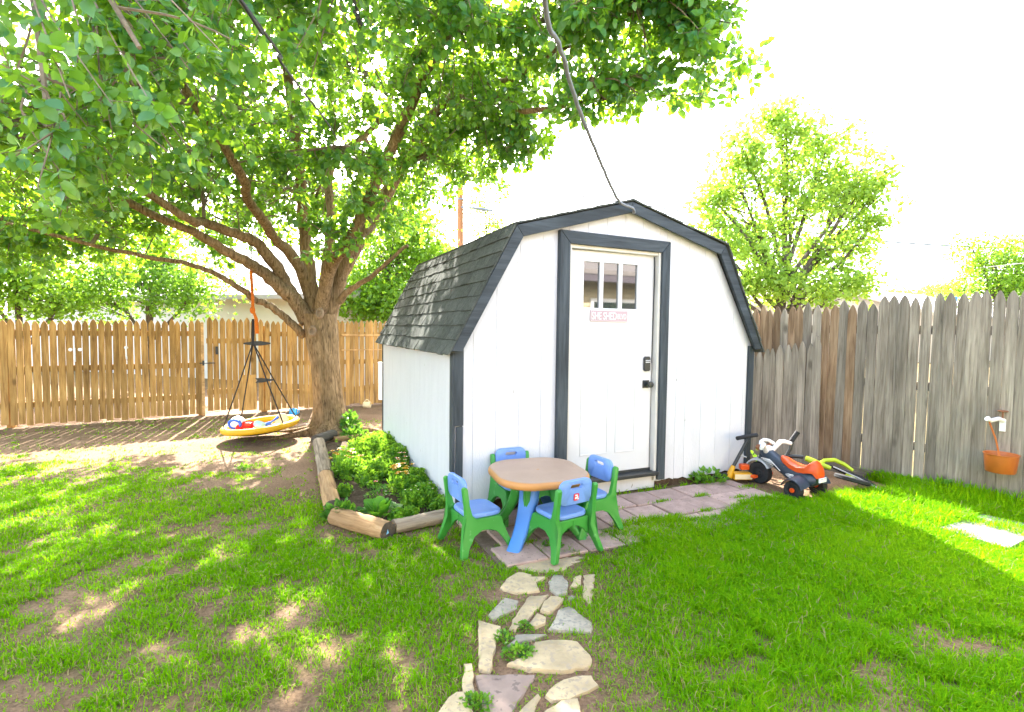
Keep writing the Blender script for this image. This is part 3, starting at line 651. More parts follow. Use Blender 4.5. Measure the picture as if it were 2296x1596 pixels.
def fences():
    r = random.Random(17); nL = Vector((-FLD.y, FLD.x, 0))
    def on_left(px): # parameter on the fence line seen at picture column px
        d = ray(px, 800); den = FLD.x*d[1]-FLD.y*d[0]; s = (FL0.y*d[0]-FL0.x*d[1])/den; return s
    sA, sB = on_left(458), on_left(578)
    fl = thing('wooden_fence', 'tan wooden picket fence with pointed tops behind the tree', 'fence', FL0)
    gate = thing('garden_gate', 'tan picket gate with black strap hinges in the wooden fence', 'gate', FL0+FLD*(sA+.03))
    L = (FL1-FL0).length; s = .05
    def hgt(s): return 1.50+.016*s
    while s < L:
        wd = .079+r.uniform(-.005, .006); gap = r.choice((.006, .009, .012, .016))
        if sA-.02 < s+wd and s < sB+.0:
            s += .02
            if s < sB: 
                s += .0
                continue
        picket(fl, FLD*(s+wd/2), FLD, .035+r.uniform(-.02, .02)-.02*(s > 9), wd, hgt(s)+r.uniform(-.02, .02), 'fence_tan', tip=.075, lean=r.uniform(-.008, .008), r=r); s += wd+gap
    for z in (.28, .80, 1.32):
        for a, b in ((0, sA-.02), (sB+.06, L)):
            m = MB(); ang = math.atan2(FLD.y, FLD.x); M = Matrix.Rotation(ang, 3, 'Z'); m.box((a, .024, z), (b, .062, z+.085), M); m.build('rail', 'fence_tan', fl)
    for s in [sA-2.35*k-.05 for k in range(3)]+[sB+.1]+[sB+2.4, sB+4.6]:
        if 0 < s < L: m = MB(); M = Matrix.Rotation(math.atan2(FLD.y, FLD.x), 3, 'Z'); m.box((s-.045, .064, -.05), (s+.045, .15, 1.5), M); m.build('post', 'fence_tan', fl)
    # newer post by the latch, and the two pale boards across the right part
    M = Matrix.Rotation(math.atan2(FLD.y, FLD.x), 3, 'Z'); m = MB(); m.box((sA-.045, -.002, .0), (sA-.002, .08, 1.55), M); m.build('gate_post', 'new_board', fl)
    s1, s2 = on_left(765), on_left(862)
    for z, hh, mt in ((1.335, .035, 'new_board'), (1.06, .02, 'new_board')):
        m = MB(); m.box((s1, -.03, z), (s2, -.004, z+hh), M); m.build('cross_board', mt, fl)
    # gate boards
    n = 8; wg = (sB-sA-.05)/n
    for i in range(n):
        low = .08+r.uniform(-.01, .01); picket(gate, FLD*(wg*(i+.5)), FLD, low, wg-.008-r.uniform(0, .006), hgt(sA)+.04+r.uniform(-.015, .02), 'fence_tan', tip=.075, lean=r.uniform(-.005, .005), r=r)
    for z in (.35, 1.2): m = MB(); m.box((.0, .018, z), (sB-sA-.05, .055, z+.085), M); m.build('rail', 'fence_tan', gate)
    m = MB(); m.box((sB-sA-.33, -.014, .05), (sB-sA-.06, -.004, .66), M); m.build('patch_board', 'fence_tan', gate)
    for z, x0, x1 in ((1.2, -.22, .2), (.56, -.02, .24)):
        m = MB(); xx = sB-sA-.03; m.prism([(xx+x0, z-.012), (xx-.05, z-.04), (xx+.05, z-.04), (xx+x1, z-.012), (xx+x1, z+.012), (xx+.05, z+.04), (xx-.05, z+.04), (xx+x0, z+.012)], lambda u, v: M@Vector((u, -.022, v)), lambda u, v: M@Vector((u, -.016, v))); m.build('hinge', 'black_metal', gate)
    m = MB(); m.box((-.10, -.03, .87), (.12, -.006, .885), M); m.box((-.06, -.035, .84), (-.03, -.006, .92), M); m.build('latch', 'black_metal', gate)
    m = MB(); m.box((.13, -.035, 1.02), (.17, -.004, 1.15), Matrix.Rotation(0, 3, 'Z')@M); m.build('handle', 'black_metal', gate)
    # right fence: weathered pickets
    fr = thing('weathered_fence', 'tall weathered grey picket fence beside the lawn', 'fence', FR0)
    s = -2.9
    nR = Vector((FRD.y, -FRD.x, 0))
    i = 0
    while s < 4.0:
        wd = .086+r.uniform(-.007, .007); gap = r.choice((.001, .001, .002, .002, .004))
        if abs(s-1.45) < .045 or abs(s-1.02) < .045: gap = .013
        h = 1.80+.03*max(0, s)+r.uniform(-.03, .03)+(.03 if s > 1.15 else 0)+(.3 if s < -.55 else 0)  # unseen pickets behind the shed made taller to shade the ground by the trike
        picket(fr, FRD*(s+wd/2), FRD, .03+r.uniform(-.025, .02), wd, h, 'fence_brown' if (s < .75 and r.random() < .75) or r.random() < .12 else 'fence_gray', tip=.10+r.uniform(-.02, .02), lean=r.uniform(-.006, .006), th=.017, r=r); s += wd+gap
    MR = Matrix.Rotation(math.atan2(FRD.y, FRD.x), 3, 'Z')
    for z in (.35, .95, 1.5):
        m = MB(); m.box((-2.9, .03, z), (4.0, .068, z+.085), MR); m.build('rail', 'fence_gray', fr)
    for s in (-1.6, .9, 3.3): m = MB(); m.box((s-.045, .07, -.05), (s+.045, .16, 1.75), MR); m.build('post', 'fence_gray', fr)
    # the shorter run nailed in front
    sf0 = FR0+nR*.1+FRD*-.42
    sf = thing('short_fence', 'short run of weathered pickets standing in front of the tall grey fence by the shed', 'fence', sf0)
    k = 0; s = 0
    while s < 1.12:
        wd = .078+r.uniform(-.008, .01); h = 1.21+.19*s/1.0+r.uniform(-.02, .02)+(.04 if s > 1.0 else 0)
        picket(sf, FRD*(s+wd/2), FRD, .01, wd, h, 'fence_gray', tip=.12, lean=r.uniform(-.012, .012), r=r); s += wd+.002
    for z in (.3, 1.0): m = MB(); m.box((0, .022, z), (1.1, .06, z+.08), MR); m.build('rail', 'fence_gray', sf)
    # plank along the foot of the fence
    a = FR0+nR*.045+FRD*.68; m = MB(); m.box((0, -.02, 0), (1.05, .018, .105)); o = m.build('plank', 'old_plank', bevel=.004); o.location = a+Vector((0, 0, -.008)); o.rotation_euler = (-.06, .03, math.atan2(FRD.y, FRD.x))
    tag(o, 'long weathered plank lying on edge along the foot of the grey fence', 'plank')
fences()
# ------------------------------------------------------------------ landscape timbers round the bed
def timber(a, b, rad, mat, label, flat=.92, z=None, cap=True):
    a, b = Vector(a), Vector(b); d = b-a; L = d.length; r = random.Random(int(abs(a.x*1000)))
    o = thing('landscape_timber', label, 'timber', (a.x, a.y, rad*.8 if z is None else z), math.atan2(d.y, d.x), 'timbers edging the flower bed')
    m = MB(); rings = []; n = 16
    for i in range(13):
        x = L*i/12; rr = rad*(1+r.uniform(-.04, .04)); oy = r.uniform(-.004, .004)
        rings.append([Vector((x+(.003*math.sin(k*2.1) if i in (0, 12) else 0), oy+rr*math.cos(2*math.pi*k/n)*(1+.012*math.sin(k*5)), rr*flat*max(-.9, min(.97, math.sin(2*math.pi*k/n))))) for k in range(n)])
    m.loft(rings); m.build('log', mat, o, smooth=SM)
    if cap:
        m = MB(); rg = rings[-1]; c = sum(rg, Vector())/n
        m.loft([[q+Vector((.002, 0, 0)) for q in rg], [c+(q-c)*.5+Vector((.004, 0, 0)) for q in rg], [c+(q-c)*.02+Vector((.003, 0, 0)) for q in rg]]); m.build('cut_end', 'end_grain', o)
    return o
A0, A1 = G(*Z6(300, 390)), G(*Z6(440, 1090)); mid = A0.lerp(A1, .62)
timber(A0, mid, .072, 'timber_gray', 'grey cracked landscape timber edging the flower bed', cap=False)
timber(mid+(A1-A0)*.004, A1, .07, 'timber_tan', 'short tan landscape timber in line with the grey cracked one')
timber(G(*Z6(270, 390)), G(*Z6(445, 322)), .07, 'timber_dark', 'dark blackened landscape timber near the tree roots', z=.085)
timber(G(*Z6(455, 345)), G(*Z6(985, 288)), .045, 'timber_tan', 'thin tan timber closing the flower bed behind the plants')
dd = timber(G(*Z6(468, 1185)), G(*Z6(1015, 1350)), .075, 'timber_tan', 'round tan landscape timber with a dark cut end and white mark')
m = MB(); LL = (G(*Z6(1015, 1350))-G(*Z6(468, 1185))).length+.008
m.prism([(-.012, -.015), (.012, -.012), (.0, .018)], lambda u, v: (LL, u-.01, v), lambda u, v: (LL+.0015, u-.01, v)); m.build('end_mark', 'toy_sky', dd)
timber(G(*Z6(1078, 1285)), G(*Z6(1715, 1140)), .058, 'timber_gray', 'grey landscape timber running toward the shed corner')
b = MB(); b.prism(BED2, lambda u, v: (u, v, -.05), lambda u, v: (u, v, .022)); tag(b.build('garden_soil', 'garden_soil'), kind='structure')

# ------------------------------------------------------------------ children's table and chairs
def table():
    t = thing('play_table', 'low plastic play table with rounded tan top and blue and green legs', 'table', (.20, 3.765, .02), math.radians(17.3))
    out = [(p[0], p[1]) for p in rsq(.65, .65, .2, 10)]
    out = [(x*(1+.0*y), y) for x, y in out]
    def bulge(p, f):
        x, y = p; a = .32; bx = 1+.06*(1-(y/a)**2)*(abs(x) > .2); by = 1+.06*(1-(x/a)**2)*(abs(y) > .2); return Vector((x*bx*f, y*by*f, 0))
    def ring(f, z): return [bulge(p, f)+Vector((0, 0, z)) for p in out]
    m = MB(); m.loft([ring(.9, .405), ring(.955, .407), ring(.99, .415), ring(1.0, .43), ring(.995, .446), ring(.975, .457), ring(.95, .4605), ring(.93, .459)], cap=True); top = m.build('table_top', 'table_orange', t, smooth=math.radians(60))
    m = MB(); m.loft([ring(.962, .4600), ring(.955, .4625), ring(.90, .4605), ring(.5, .4585), ring(.05, .4575), ring(.02, .4575)]); m.build('top_inlay', 'table_tan', top, smooth=math.radians(60))
    m = MB(); m.lathe([(.001, .4605), (.010, .4605), (.011, .457)], 14); m.build('centre_cap', 'table_orange', top)
    def leg(ang, wt, wb, mat, foot=.37, thick=.07):
        m = MB(); rings = []
        for i in range(13):
            f = i/12; z = .43*(1-f); rr = .13+(foot-.13)*(f**2.2)*.9+(.03 if i == 12 else 0)*0; wdt = wt+(wb-wt)*min(1, f*1.15); th = thick*(1-.25*f)
            o_ = rsq(th, wdt, min(th, wdt)*.3, 3); rings.append([Matrix.Rotation(ang, 3, 'Z')@Vector((rr+x, y, z)) for x, y in o_])
        m.loft(rings); return m.build('leg', mat, t, smooth=math.radians(50))
    a0 = math.radians(-90-17.3-32)
    leg(math.radians(-133), .16, .095, 'plastic_deepblue', .43, .10); leg(math.radians(47), .13, .085, 'plastic_deepblue', .40, .085)
    for a in (math.radians(150), math.radians(-30)):
        l = leg(a, .30, .17, 'plastic_green', .36, .08)
        m = MB()
        for sy in (-.045, .045):
            pts = []
            for i in range(12):
                f = i/11; z = .42*(1-f)+.01; rr = .13+(.36-.13)*(f**2.2)*.9+.038; pts.append(Matrix.Rotation(a, 3, 'Z')@Vector((rr, sy*(1-.3*f), z)))
            m.tube(pts, .006, 5)
        m.build('moulded_rib', 'plastic_green', l)
    # arched skirts between the legs
    for a in (math.radians(92), math.radians(182), math.radians(-88), math.radians(2)):
        M = Matrix.Rotation(a, 3, 'Z'); m = MB()
        pr = [(-.16, .40), (-.16, .20)]+[(-.15+.3*k/10, .18+.13*math.sin(math.pi*k/10)) for k in range(11)]+[(.16, .20), (.16, .40)]
        m.prism(pr, lambda u, v: M@Vector((.15, u, v)), lambda u, v: M@Vector((.12, u, v))); m.build('skirt', 'plastic_green', t, bevel=.005)
table()
def chair(loc, face, label, z=0.):
    rz = math.atan2(face[1], face[0])-math.pi/2
    t = thing('play_chair', label, 'chair', (loc[0], loc[1], z), rz, 'chairs round the play table')
    ring = lambda w_, d_, r_, z_: [Vector((x, y+.015, z_)) for x, y in rsq(w_, d_, r_, 5)]
    m = MB(); m.loft([ring(.255, .235, .06, .238), ring(.285, .265, .07, .243), ring(.295, .275, .075, .256), ring(.285, .265, .07, .268), ring(.265, .245, .065, .271), ring(.258, .238, .062, .268), ring(.05, .05, .02, .266)]); m.build('seat', 'plastic_blue', t, smooth=math.radians(50))
    # backrest plate with a hand slot
    o_ = rsq(.268, .165, .05, 5); i_ = rsq(.10, .030, .0149, 5)
    def put(x, z, y): return Vector((x, -.128-.06*(z-.33)+y-.15*x*x*4*.06, z))
    zc, zs = .425, .463; m = MB(); n = len(o_)
    def rg(pl, cz, y, f=0.): return [put(p[0]*(1-f), cz+p[1]*(1-f*1.2), y) for p in pl]
    m.loft([rg(i_, zs, .012), rg(i_, zs, .016, -.08), rg(o_, zc, .016, .05), rg(o_, zc, .010), rg(o_, zc, -.010), rg(o_, zc, -.016, .05), rg(i_, zs, -.016, -.08), rg(i_, zs, -.012)], cap=False, close=True)
    bk = m.build('backrest', 'plastic_blue', t, smooth=math.radians(45))
    # side frames: post, splayed legs and arch in one moulding
    pr = [(-.172, .455), (-.160, .468), (-.145, .468), (-.134, .455), (-.118, .34), (-.098, .272), (-.06, .240), (.115, .240), (.128, .225), (.142, .18), (.175, .09), (.226, .014), (.224, .0), (.190, .0), (.168, .018), (.132, .082), (.095, .130), (.045, .160), (-.025, .160), (-.082, .132), (-.126, .07), (-.150, .012), (-.156, .0), (-.192, .0), (-.196, .014), (-.178, .10), (-.158, .19), (-.150, .26), (-.155, .34)]
    for s_ in (-1, 1):
        def mp(off):
            def f(u, v):
                x = s_*(.124+off+.30*max(0, .2-v)**1.25*1.4+(0 if v < .26 else .012)); return Vector((x, u, v))
            return f
        m = MB(); m.prism(pr, mp(-.0), mp(.034)); fr = m.build('side_frame', 'plastic_green', t, bevel=.007, smooth=math.radians(35))
    for yy, s_ in ((.108, 1), (-.108, -1)):
        pr2 = [(-.128, .238), (-.128, .125)]+[(-.12+.24*k/10, .118+.075*math.sin(math.pi*k/10)**.8) for k in range(11)]+[(.128, .125), (.128, .238)]
        m = MB(); m.prism(pr2, lambda u, v: Vector((u, yy, v)), lambda u, v: Vector((u, yy+s_*.016, v))); m.build('apron', 'plastic_green', t, bevel=.004)
        m = MB(); m.box((-.004, yy+s_*.0165, .17), (.004, yy+s_*.02, .236)); m.build('moulded_rib', 'plastic_green', t)
    return t, bk
chair((-.245, 3.555), (.86, .5), 'blue and green play chair between the flower bed timber and the table', z=.0)
cf, bk = chair((.352, 3.475), (-.55, .835), 'blue and green play chair with a red badge on its backrest, at the stone path', z=.02)
m = MB(); m.prism(rsq(.042, .046, .007, 3), lambda u, v: (u-.005, -.1505-.06*(v+.075), v+.395), lambda u, v: (u-.005, -.1465-.06*(v+.075), v+.395)); bd = m.build('badge', 'decal_red', bk)
m = MB()
for a, b_ in (((-.018, .383), (-.004, .395)), ((-.004, .39), (.008, .402)), ((-.018, .403), (.002, .412)), ((.002, .378), (.013, .388))): m.box((a[0], -.1535-.06*(a[1]-.33)+.001, a[1]), (b_[0], -.1505-.06*(a[1]-.33)+.001, b_[1]))
m.build('badge_mark', 'plastic_white', bd)
chair((.575, 3.885), (-.86, -.51), 'blue and green play chair standing on the pavers beside the door', z=.022)
chair((.055, 4.10), (.42, -.9), 'blue and green play chair mostly hidden between the table and the shed wall', z=.022)

# ------------------------------------------------------------------ ride-on toys by the fence
def wheel(parent, c, axis, R_, wd, hub, hubmat, name='wheel'):
    M = Vector((0, 0, 1)).rotation_difference(Vector(axis)).to_matrix(); h = wd/2
    m = MB(); m.lathe([(R_*.45, -h*.8), (R_*.62, -h), (R_*.9, -h), (R_, -h*.55), (R_, -h*.1), (R_*.985, -h*.08), (R_*.985, h*.08), (R_, h*.1), (R_, h*.55), (R_*.9, h), (R_*.62, h), (R_*.45, h*.8), (R_*.42, h*.4), (R_*.42, -h*.4)], 28, c, M)
    wl = m.build(name, 'rubber', parent, smooth=SM)
    m = MB(); m.lathe([(.001, -h*.7), (R_*.44, -h*.6), (R_*.44, h*.6), (.001, h*.7)], 18, c, M); m.build('rim', 'rubber', wl, smooth=SM)
    m = MB(); m.lathe([(.001, -h*1.12), (hub*.8, -h*1.1), (hub, -h*.9), (hub, h*.9), (hub*.8, h*1.1), (.001, h*1.12)], 14, c, M); m.build('hub', hubmat, wl, smooth=SM)
    for k in range(16):
        pass
    return wl
def trike():
    t = thing('ride_on_trike', 'navy ride on trike with orange seat, white handlebar and black wheels', 'tricycle', (2.72, 4.72, 0), math.atan2(.87, -.5)-math.pi/2)
    wheel(t, (-.185, 0, .082), (1, 0, 0), .083, .07, .022, 'plastic_orange'); wheel(t, (.185, 0, .082), (1, 0, 0), .083, .07, .022, 'plastic_orange')
    wheel(t, (0, .46, .108), (1, .12, 0), .11, .085, .02, 'rubber')
    def sec(y, z0, z1, w0, w1, n=14):
        out = []
        for k in range(n):
            a = 2*math.pi*k/n; c, s = math.cos(a), math.sin(a); f = (s+1)/2; wd = w0+(w1-w0)*f
            out.append(Vector((wd/2*math.copysign(abs(c)**.7, c), y, (z0+z1)/2+(z1-z0)/2*math.copysign(abs(s)**.7, s))))
        return out
    m = MB(); m.loft([sec(-.12, .15, .215, .13, .10), sec(-.08, .11, .235, .20, .15), sec(.0, .10, .24, .24, .17), sec(.09, .105, .245, .20, .15), sec(.17, .13, .26, .14, .13), sec(.25, .17, .30, .12, .12), sec(.33, .215, .345, .12, .12), sec(.40, .255, .375, .12, .10), sec(.44, .29, .375, .08, .07)]); body = m.build('body', 'plastic_navy', t, smooth=math.radians(50))
    for s_ in (-1, 1):                                           # rear mudguards and wing graphics
        m = MB(); rings = []
        for k in range(9):
            a = math.radians(15+150*k/8); rr = .102; y, z = rr*math.cos(a), .082+rr*math.sin(a); y2, z2 = y*.93, .082+(z-.082)*.93
            rings.append([Vector((s_*.10, y, z+.02)), Vector((s_*.235, y, z)), Vector((s_*.235, y2, z2)), Vector((s_*.10, y2, z2+.02))])
        m.loft(rings); m.build('rear_mudguard', 'plastic_navy', body, smooth=math.radians(50))
        m = MB()
        for k in range(7):
            y = .10+.018*k; m.tube([(s_*(.066+.001*k), y+.20, .215+.01*k), (s_*.069, y+.17-.01*k, .24+.006*k), (s_*.0685, y+.11, .19+.014*k)], .0035, 5)
        m.build('flame_graphic', 'plastic_white', body)
        m = MB()
        for k in range(6):
            y = -.02+.014*k; m.tube([(s_*(.112-.003*k), y+.09, .15+.006*k), (s_*.115, y+.05, .135+.012*k), (s_*.116, y, .155+.008*k)], .0035, 5)
        m.build('flame_graphic', 'plastic_white', body)
    def seat(y, z, w_, th): return [Vector((x, y, z+zz)) for x, zz in [(-w_/2, -th), (-w_/2*1.0, -th*.2), (-w_/2*.75, 0), (0, th*.15), (w_/2*.75, 0), (w_/2, -th*.2), (w_/2, -th)]]
    m = MB(); m.loft([seat(.235, .325, .05, .03), seat(.20, .318, .09, .05), seat(.13, .285, .125, .05), seat(.05, .268, .15, .05), seat(-.02, .285, .155, .06), seat(-.06, .325, .15, .09), seat(-.09, .335, .13, .10), seat(-.125, .29, .12, .09), seat(-.135, .24, .11, .04)]); m.build('seat', 'plastic_orange', t, smooth=math.radians(50))
    m = MB(); m.box((-.055, -.155, .165), (.055, -.143, .205)); pl = m.build('number_plate', 'plastic_white', t, bevel=.004)
    m = MB(); m.box((-.04, -.158, .195), (-.005, -.1555, .201)); m.box((.012, -.158, .195), (.045, -.1555, .201)); m.build('plate_mark', 'plastic_silver', pl)
    # front mudguard, steering column, handlebar
    m = MB(); rings = []
    for k in range(12):
        a = math.radians(-15+165*k/11); rr = .135; cy, cz = .46, .112; w2 = .058
        o_ = [(-w2, -.012), (-w2*.9, .004), (0, .012), (w2*.9, .004), (w2, -.012), (0, -.004)]
        rings.append([Vector((x, cy+(rr+d)*math.cos(a), cz+(rr+d)*math.sin(a))) for x, d in o_])
    m.loft(rings); m.build('front_mudguard', 'plastic_silver', t, smooth=math.radians(60))
    m = MB(); m.tube([(0, .47, .2), (0, .43, .36)], .028, 10); m.build('steering_column', 'plastic_navy', t, smooth=SM)
    hb = [(-.235, .30, .405), (-.17, .33, .425), (-.135, .345, .425), (-.095, .36, .385), (-.05, .375, .345), (0, .38, .335), (.05, .375, .345), (.095, .36, .385), (.135, .345, .425), (.17, .33, .425), (.235, .30, .405)]
    m = MB(); m.tube(hb, [.017, .020, .022, .02, .024, .03, .024, .02, .022, .02, .017], 12); h = m.build('handlebar', 'plastic_white', t, smooth=SM)
    m = MB(); m.tube([(-.105, .40, .40), (-.06, .425, .43), (0, .435, .44), (.06, .425, .43), (.105, .40, .40)], .016, 10); m.sphere((0, .385, .36), .042, sc=(1.3, .9, .8)); m.build('windshield_bar', 'plastic_white', h, smooth=SM)
    m = MB(); m.tube([(-.055, .40, .405), (-.04, .41, .385), (0, .415, .375), (.04, .41, .385), (.055, .40, .405)], .015, 8); m.sphere((-.125, .41, .385), .028, sc=(1, .7, 1.1)); m.build('headlight', 'brown_plastic', h, smooth=SM)
    for s_ in (-1, 1): m = MB(); m.box((s_*.06-.03, .43, .072), (s_*.06+.03, .475, .10)); o = m.build('pedal', 'plastic_orange', t, bevel=.008); o.location = (s_*.06, -.01, 0)
trike()
def scooter():
    L0 = Vector((2.30, 5.14, 0)); t = thing('kick_scooter', 'yellow toy kick scooter with black stem leaning at the shed corner', 'scooter', L0)
    w = lambda x, y, z: L0+Vector((x, y, z))
    m = MB(); m.tube([w(-.07, 0, .16), w(.06, .02, .40), w(.075, .02, .43)], [.017, .017, .017], 10); m.build('stem', 'black_metal', t, world=True, smooth=SM)
    m = MB(); m.tube([w(-.06, -.04, .45), w(.06, .02, .458), w(.19, .08, .462)], .02, 12); hb = m.build('handlebar', 'rubber', t, world=True, smooth=SM)
    m = MB(); m.lathe([(.022, 0), (.024, .01), (.024, .03)], 12, (0, 0, 0)); 
    m = MB(); m.tube([w(-.115, -.01, .045), w(-.095, 0, .10), w(-.07, 0, .165)], [.032, .030, .022], 8); m.build('fork', 'plastic_yellow', t, world=True, bevel=.004, smooth=SM)
    m = MB(); m.box((-.08, -.055, .035), (.10, .045, .10), at=L0); m.build('deck', 'plastic_yellow', t, world=True, bevel=.01)
    m = MB(); m.box((-.075, -.062, .045), (.092, -.0565, .092), at=L0); m.build('deck_sticker', 'toy_cream', t, world=True)
    m = MB(); m.box((.0, -.02, .125), (.085, .05, .18), at=L0); m.build('reflector_block', 'plastic_orange', t, world=True, bevel=.012)
    m = MB(); m.tube([w(-.005, .0, .27), w(.05, -.02, .255)], .006, 6); m.build('clamp_lever', 'chrome', t, world=True)
    for x in (-.155, .11):
        wl = wheel(t, (x, 0, .045), (0, 1, .1), .047, .035, .012, 'plastic_silver')
scooter()
def bike():
    L0 = Vector((2.95, 5.02, 0)); t = thing('balance_bike', 'lime green and black toddler bike lying over against the grey fence', 'bicycle', L0)
    P = lambda x, y, z: Vector((x, y, z))
    m = MB(); m.tube([PD(1805, 1027, 5.12), PD(1825, 1035, 5.08), PD(1862, 1050, 5.0)], [.026, .03, .02], 10); m.build('frame', 'lime', t, world=True, smooth=SM)
    m = MB(); m.tube([PD(1833, 1042, 5.04), PD(1848, 1032, 5.06), PD(1870, 1031, 5.08), PD(1892, 1041, 5.06), PD(1912, 1055, 5.0)], [.018, .02, .021, .02, .015], 10); m.build('frame', 'lime', t, world=True, smooth=SM)
    m = MB(); m.tube([PD(1895, 1064, 5.0), PD(1925, 1080, 4.95), PD(1955, 1090, 4.93)], [.02, .022, .014], 10); m.build('frame', 'lime', t, world=True, smooth=SM)
    m = MB(); m.tube([PD(1756, 1033, 5.2), PD(1770, 1008, 5.2), PD(1775, 993, 5.2), PD(1772, 985, 5.2)], .017, 10); m.tube([PD(1765, 1022, 5.2), PD(1800, 1024, 5.14)], .02, 10); hb = m.build('handlebar', 'black_metal', t, world=True, smooth=SM)
    m = MB(); m.tube([PD(1774, 988, 5.2), PD(1788, 968, 5.2)], .024, 12); m.build('grip', 'rubber', hb, world=False) if False else m.build('grip', 'rubber', t, world=True, smooth=SM)
    m = MB(); m.tube([PD(1860, 1044, 5.04), PD(1930, 1074, 5.0), PD(1960, 1090, 4.98)], [.012, .03, .02], 8); m.build('saddle', 'rubber', t, world=True, smooth=SM)
    ax = Vector((.25, .1, .95)).normalized(); C0 = Vector((3.2, 4.80, .135))
    for c in (C0, C0+Vector((-.34, .14, .03))):
        wl = wheel(t, c-L0, ax, .15, .045, .02, 'plastic_silver'); 
        m = MB(); 
        for k in range(10):
            a = 2*math.pi*k/10; M = Vector((0, 0, 1)).rotation_difference(ax).to_matrix(); m.tube([c-L0, c-L0+M@Vector((.07*math.cos(a), .07*math.sin(a), .012))], .002, 4)
        m.build('spoke', 'chrome', wl)
    m = MB(); m.tube([PD(1868, 1046, 4.98), PD(1925, 1072, 4.94), PD(1985, 1103, 4.88)], .006, 6); m.build('cable', 'plastic_silver', t, world=True)
bike()

# ------------------------------------------------------------------ bucket on its bracket
def fence_pt(px, py, off=.02):
    d = ray(px, py); nR = Vector((FRD.y, -FRD.x, 0)); q0 = FR0+nR*off; den = FRD.x*d[1]-FRD.y*d[0]; s = (q0.y*d[0]-q0.x*d[1])/den
    p = q0+FRD*s; t = p.y/d[1]; return Vector((p.x, p.y, CAM_H+d[2]*t))
nR = Vector((FRD.y, -FRD.x, 0))
bc = fence_pt(2243, 1036, .13); br = fence_pt(2247, 952, .01)
t = thing('hose_bracket', 'white metal hook bracket screwed to the grey fence above the bucket', 'bracket', br)
m = MB(); m.box((-.022, -.004, -.06), (.022, .006, .05), Matrix.Rotation(math.atan2(FRD.y, FRD.x), 3, 'Z')); m.build('plate', 'plastic_white', t, bevel=.003)
m = MB(); m.tube([Vector((0, 0, .04)), nR*.05+Vector((0, 0, .055))-FRD*.02, nR*.13+Vector((0, 0, .04))-FRD*.06, nR*.16+Vector((0, 0, .06))-FRD*.075], [.02, .018, .018, .022], 10); m.build('arm', 'plastic_white', t, smooth=SM)
m = MB(); m.lathe([(.001, 0), (.03, .002), (.04, .008), (.03, .014), (.001, .016)], 12, Vector((0, 0, .115))+nR*.02); m.tube([Vector((0, 0, .05))+nR*.02, Vector((0, 0, .12))+nR*.02], .007, 6); m.build('valve_wheel', 'brown_plastic', t, smooth=SM)
t = thing('hanging_bucket', 'glossy orange metal bucket hanging from the bracket on the fence', 'bucket', bc-Vector((0, 0, .085)))
m = MB(); m.lathe([(.001, .004), (.098, .0), (.102, .004), (.116, .150), (.122, .155), (.122, .161), (.114, .161), (.110, .15), (.094, .012), (.001, .014)], 36); m.build('pail', 'bucket_orange', t, smooth=SM)
hk = br+nR*.145+Vector((0, 0, .045))-FRD*.068-(bc-Vector((0, 0, .085)))
m = MB(); a_ = Vector((-.085, -.075, .155)); m.tube([a_, a_.lerp(hk, .5)+Vector((.012, 0, 0)), hk], .009, 6, flat=.35); m.build('handle_strap', 'bucket_orange', t, smooth=SM)

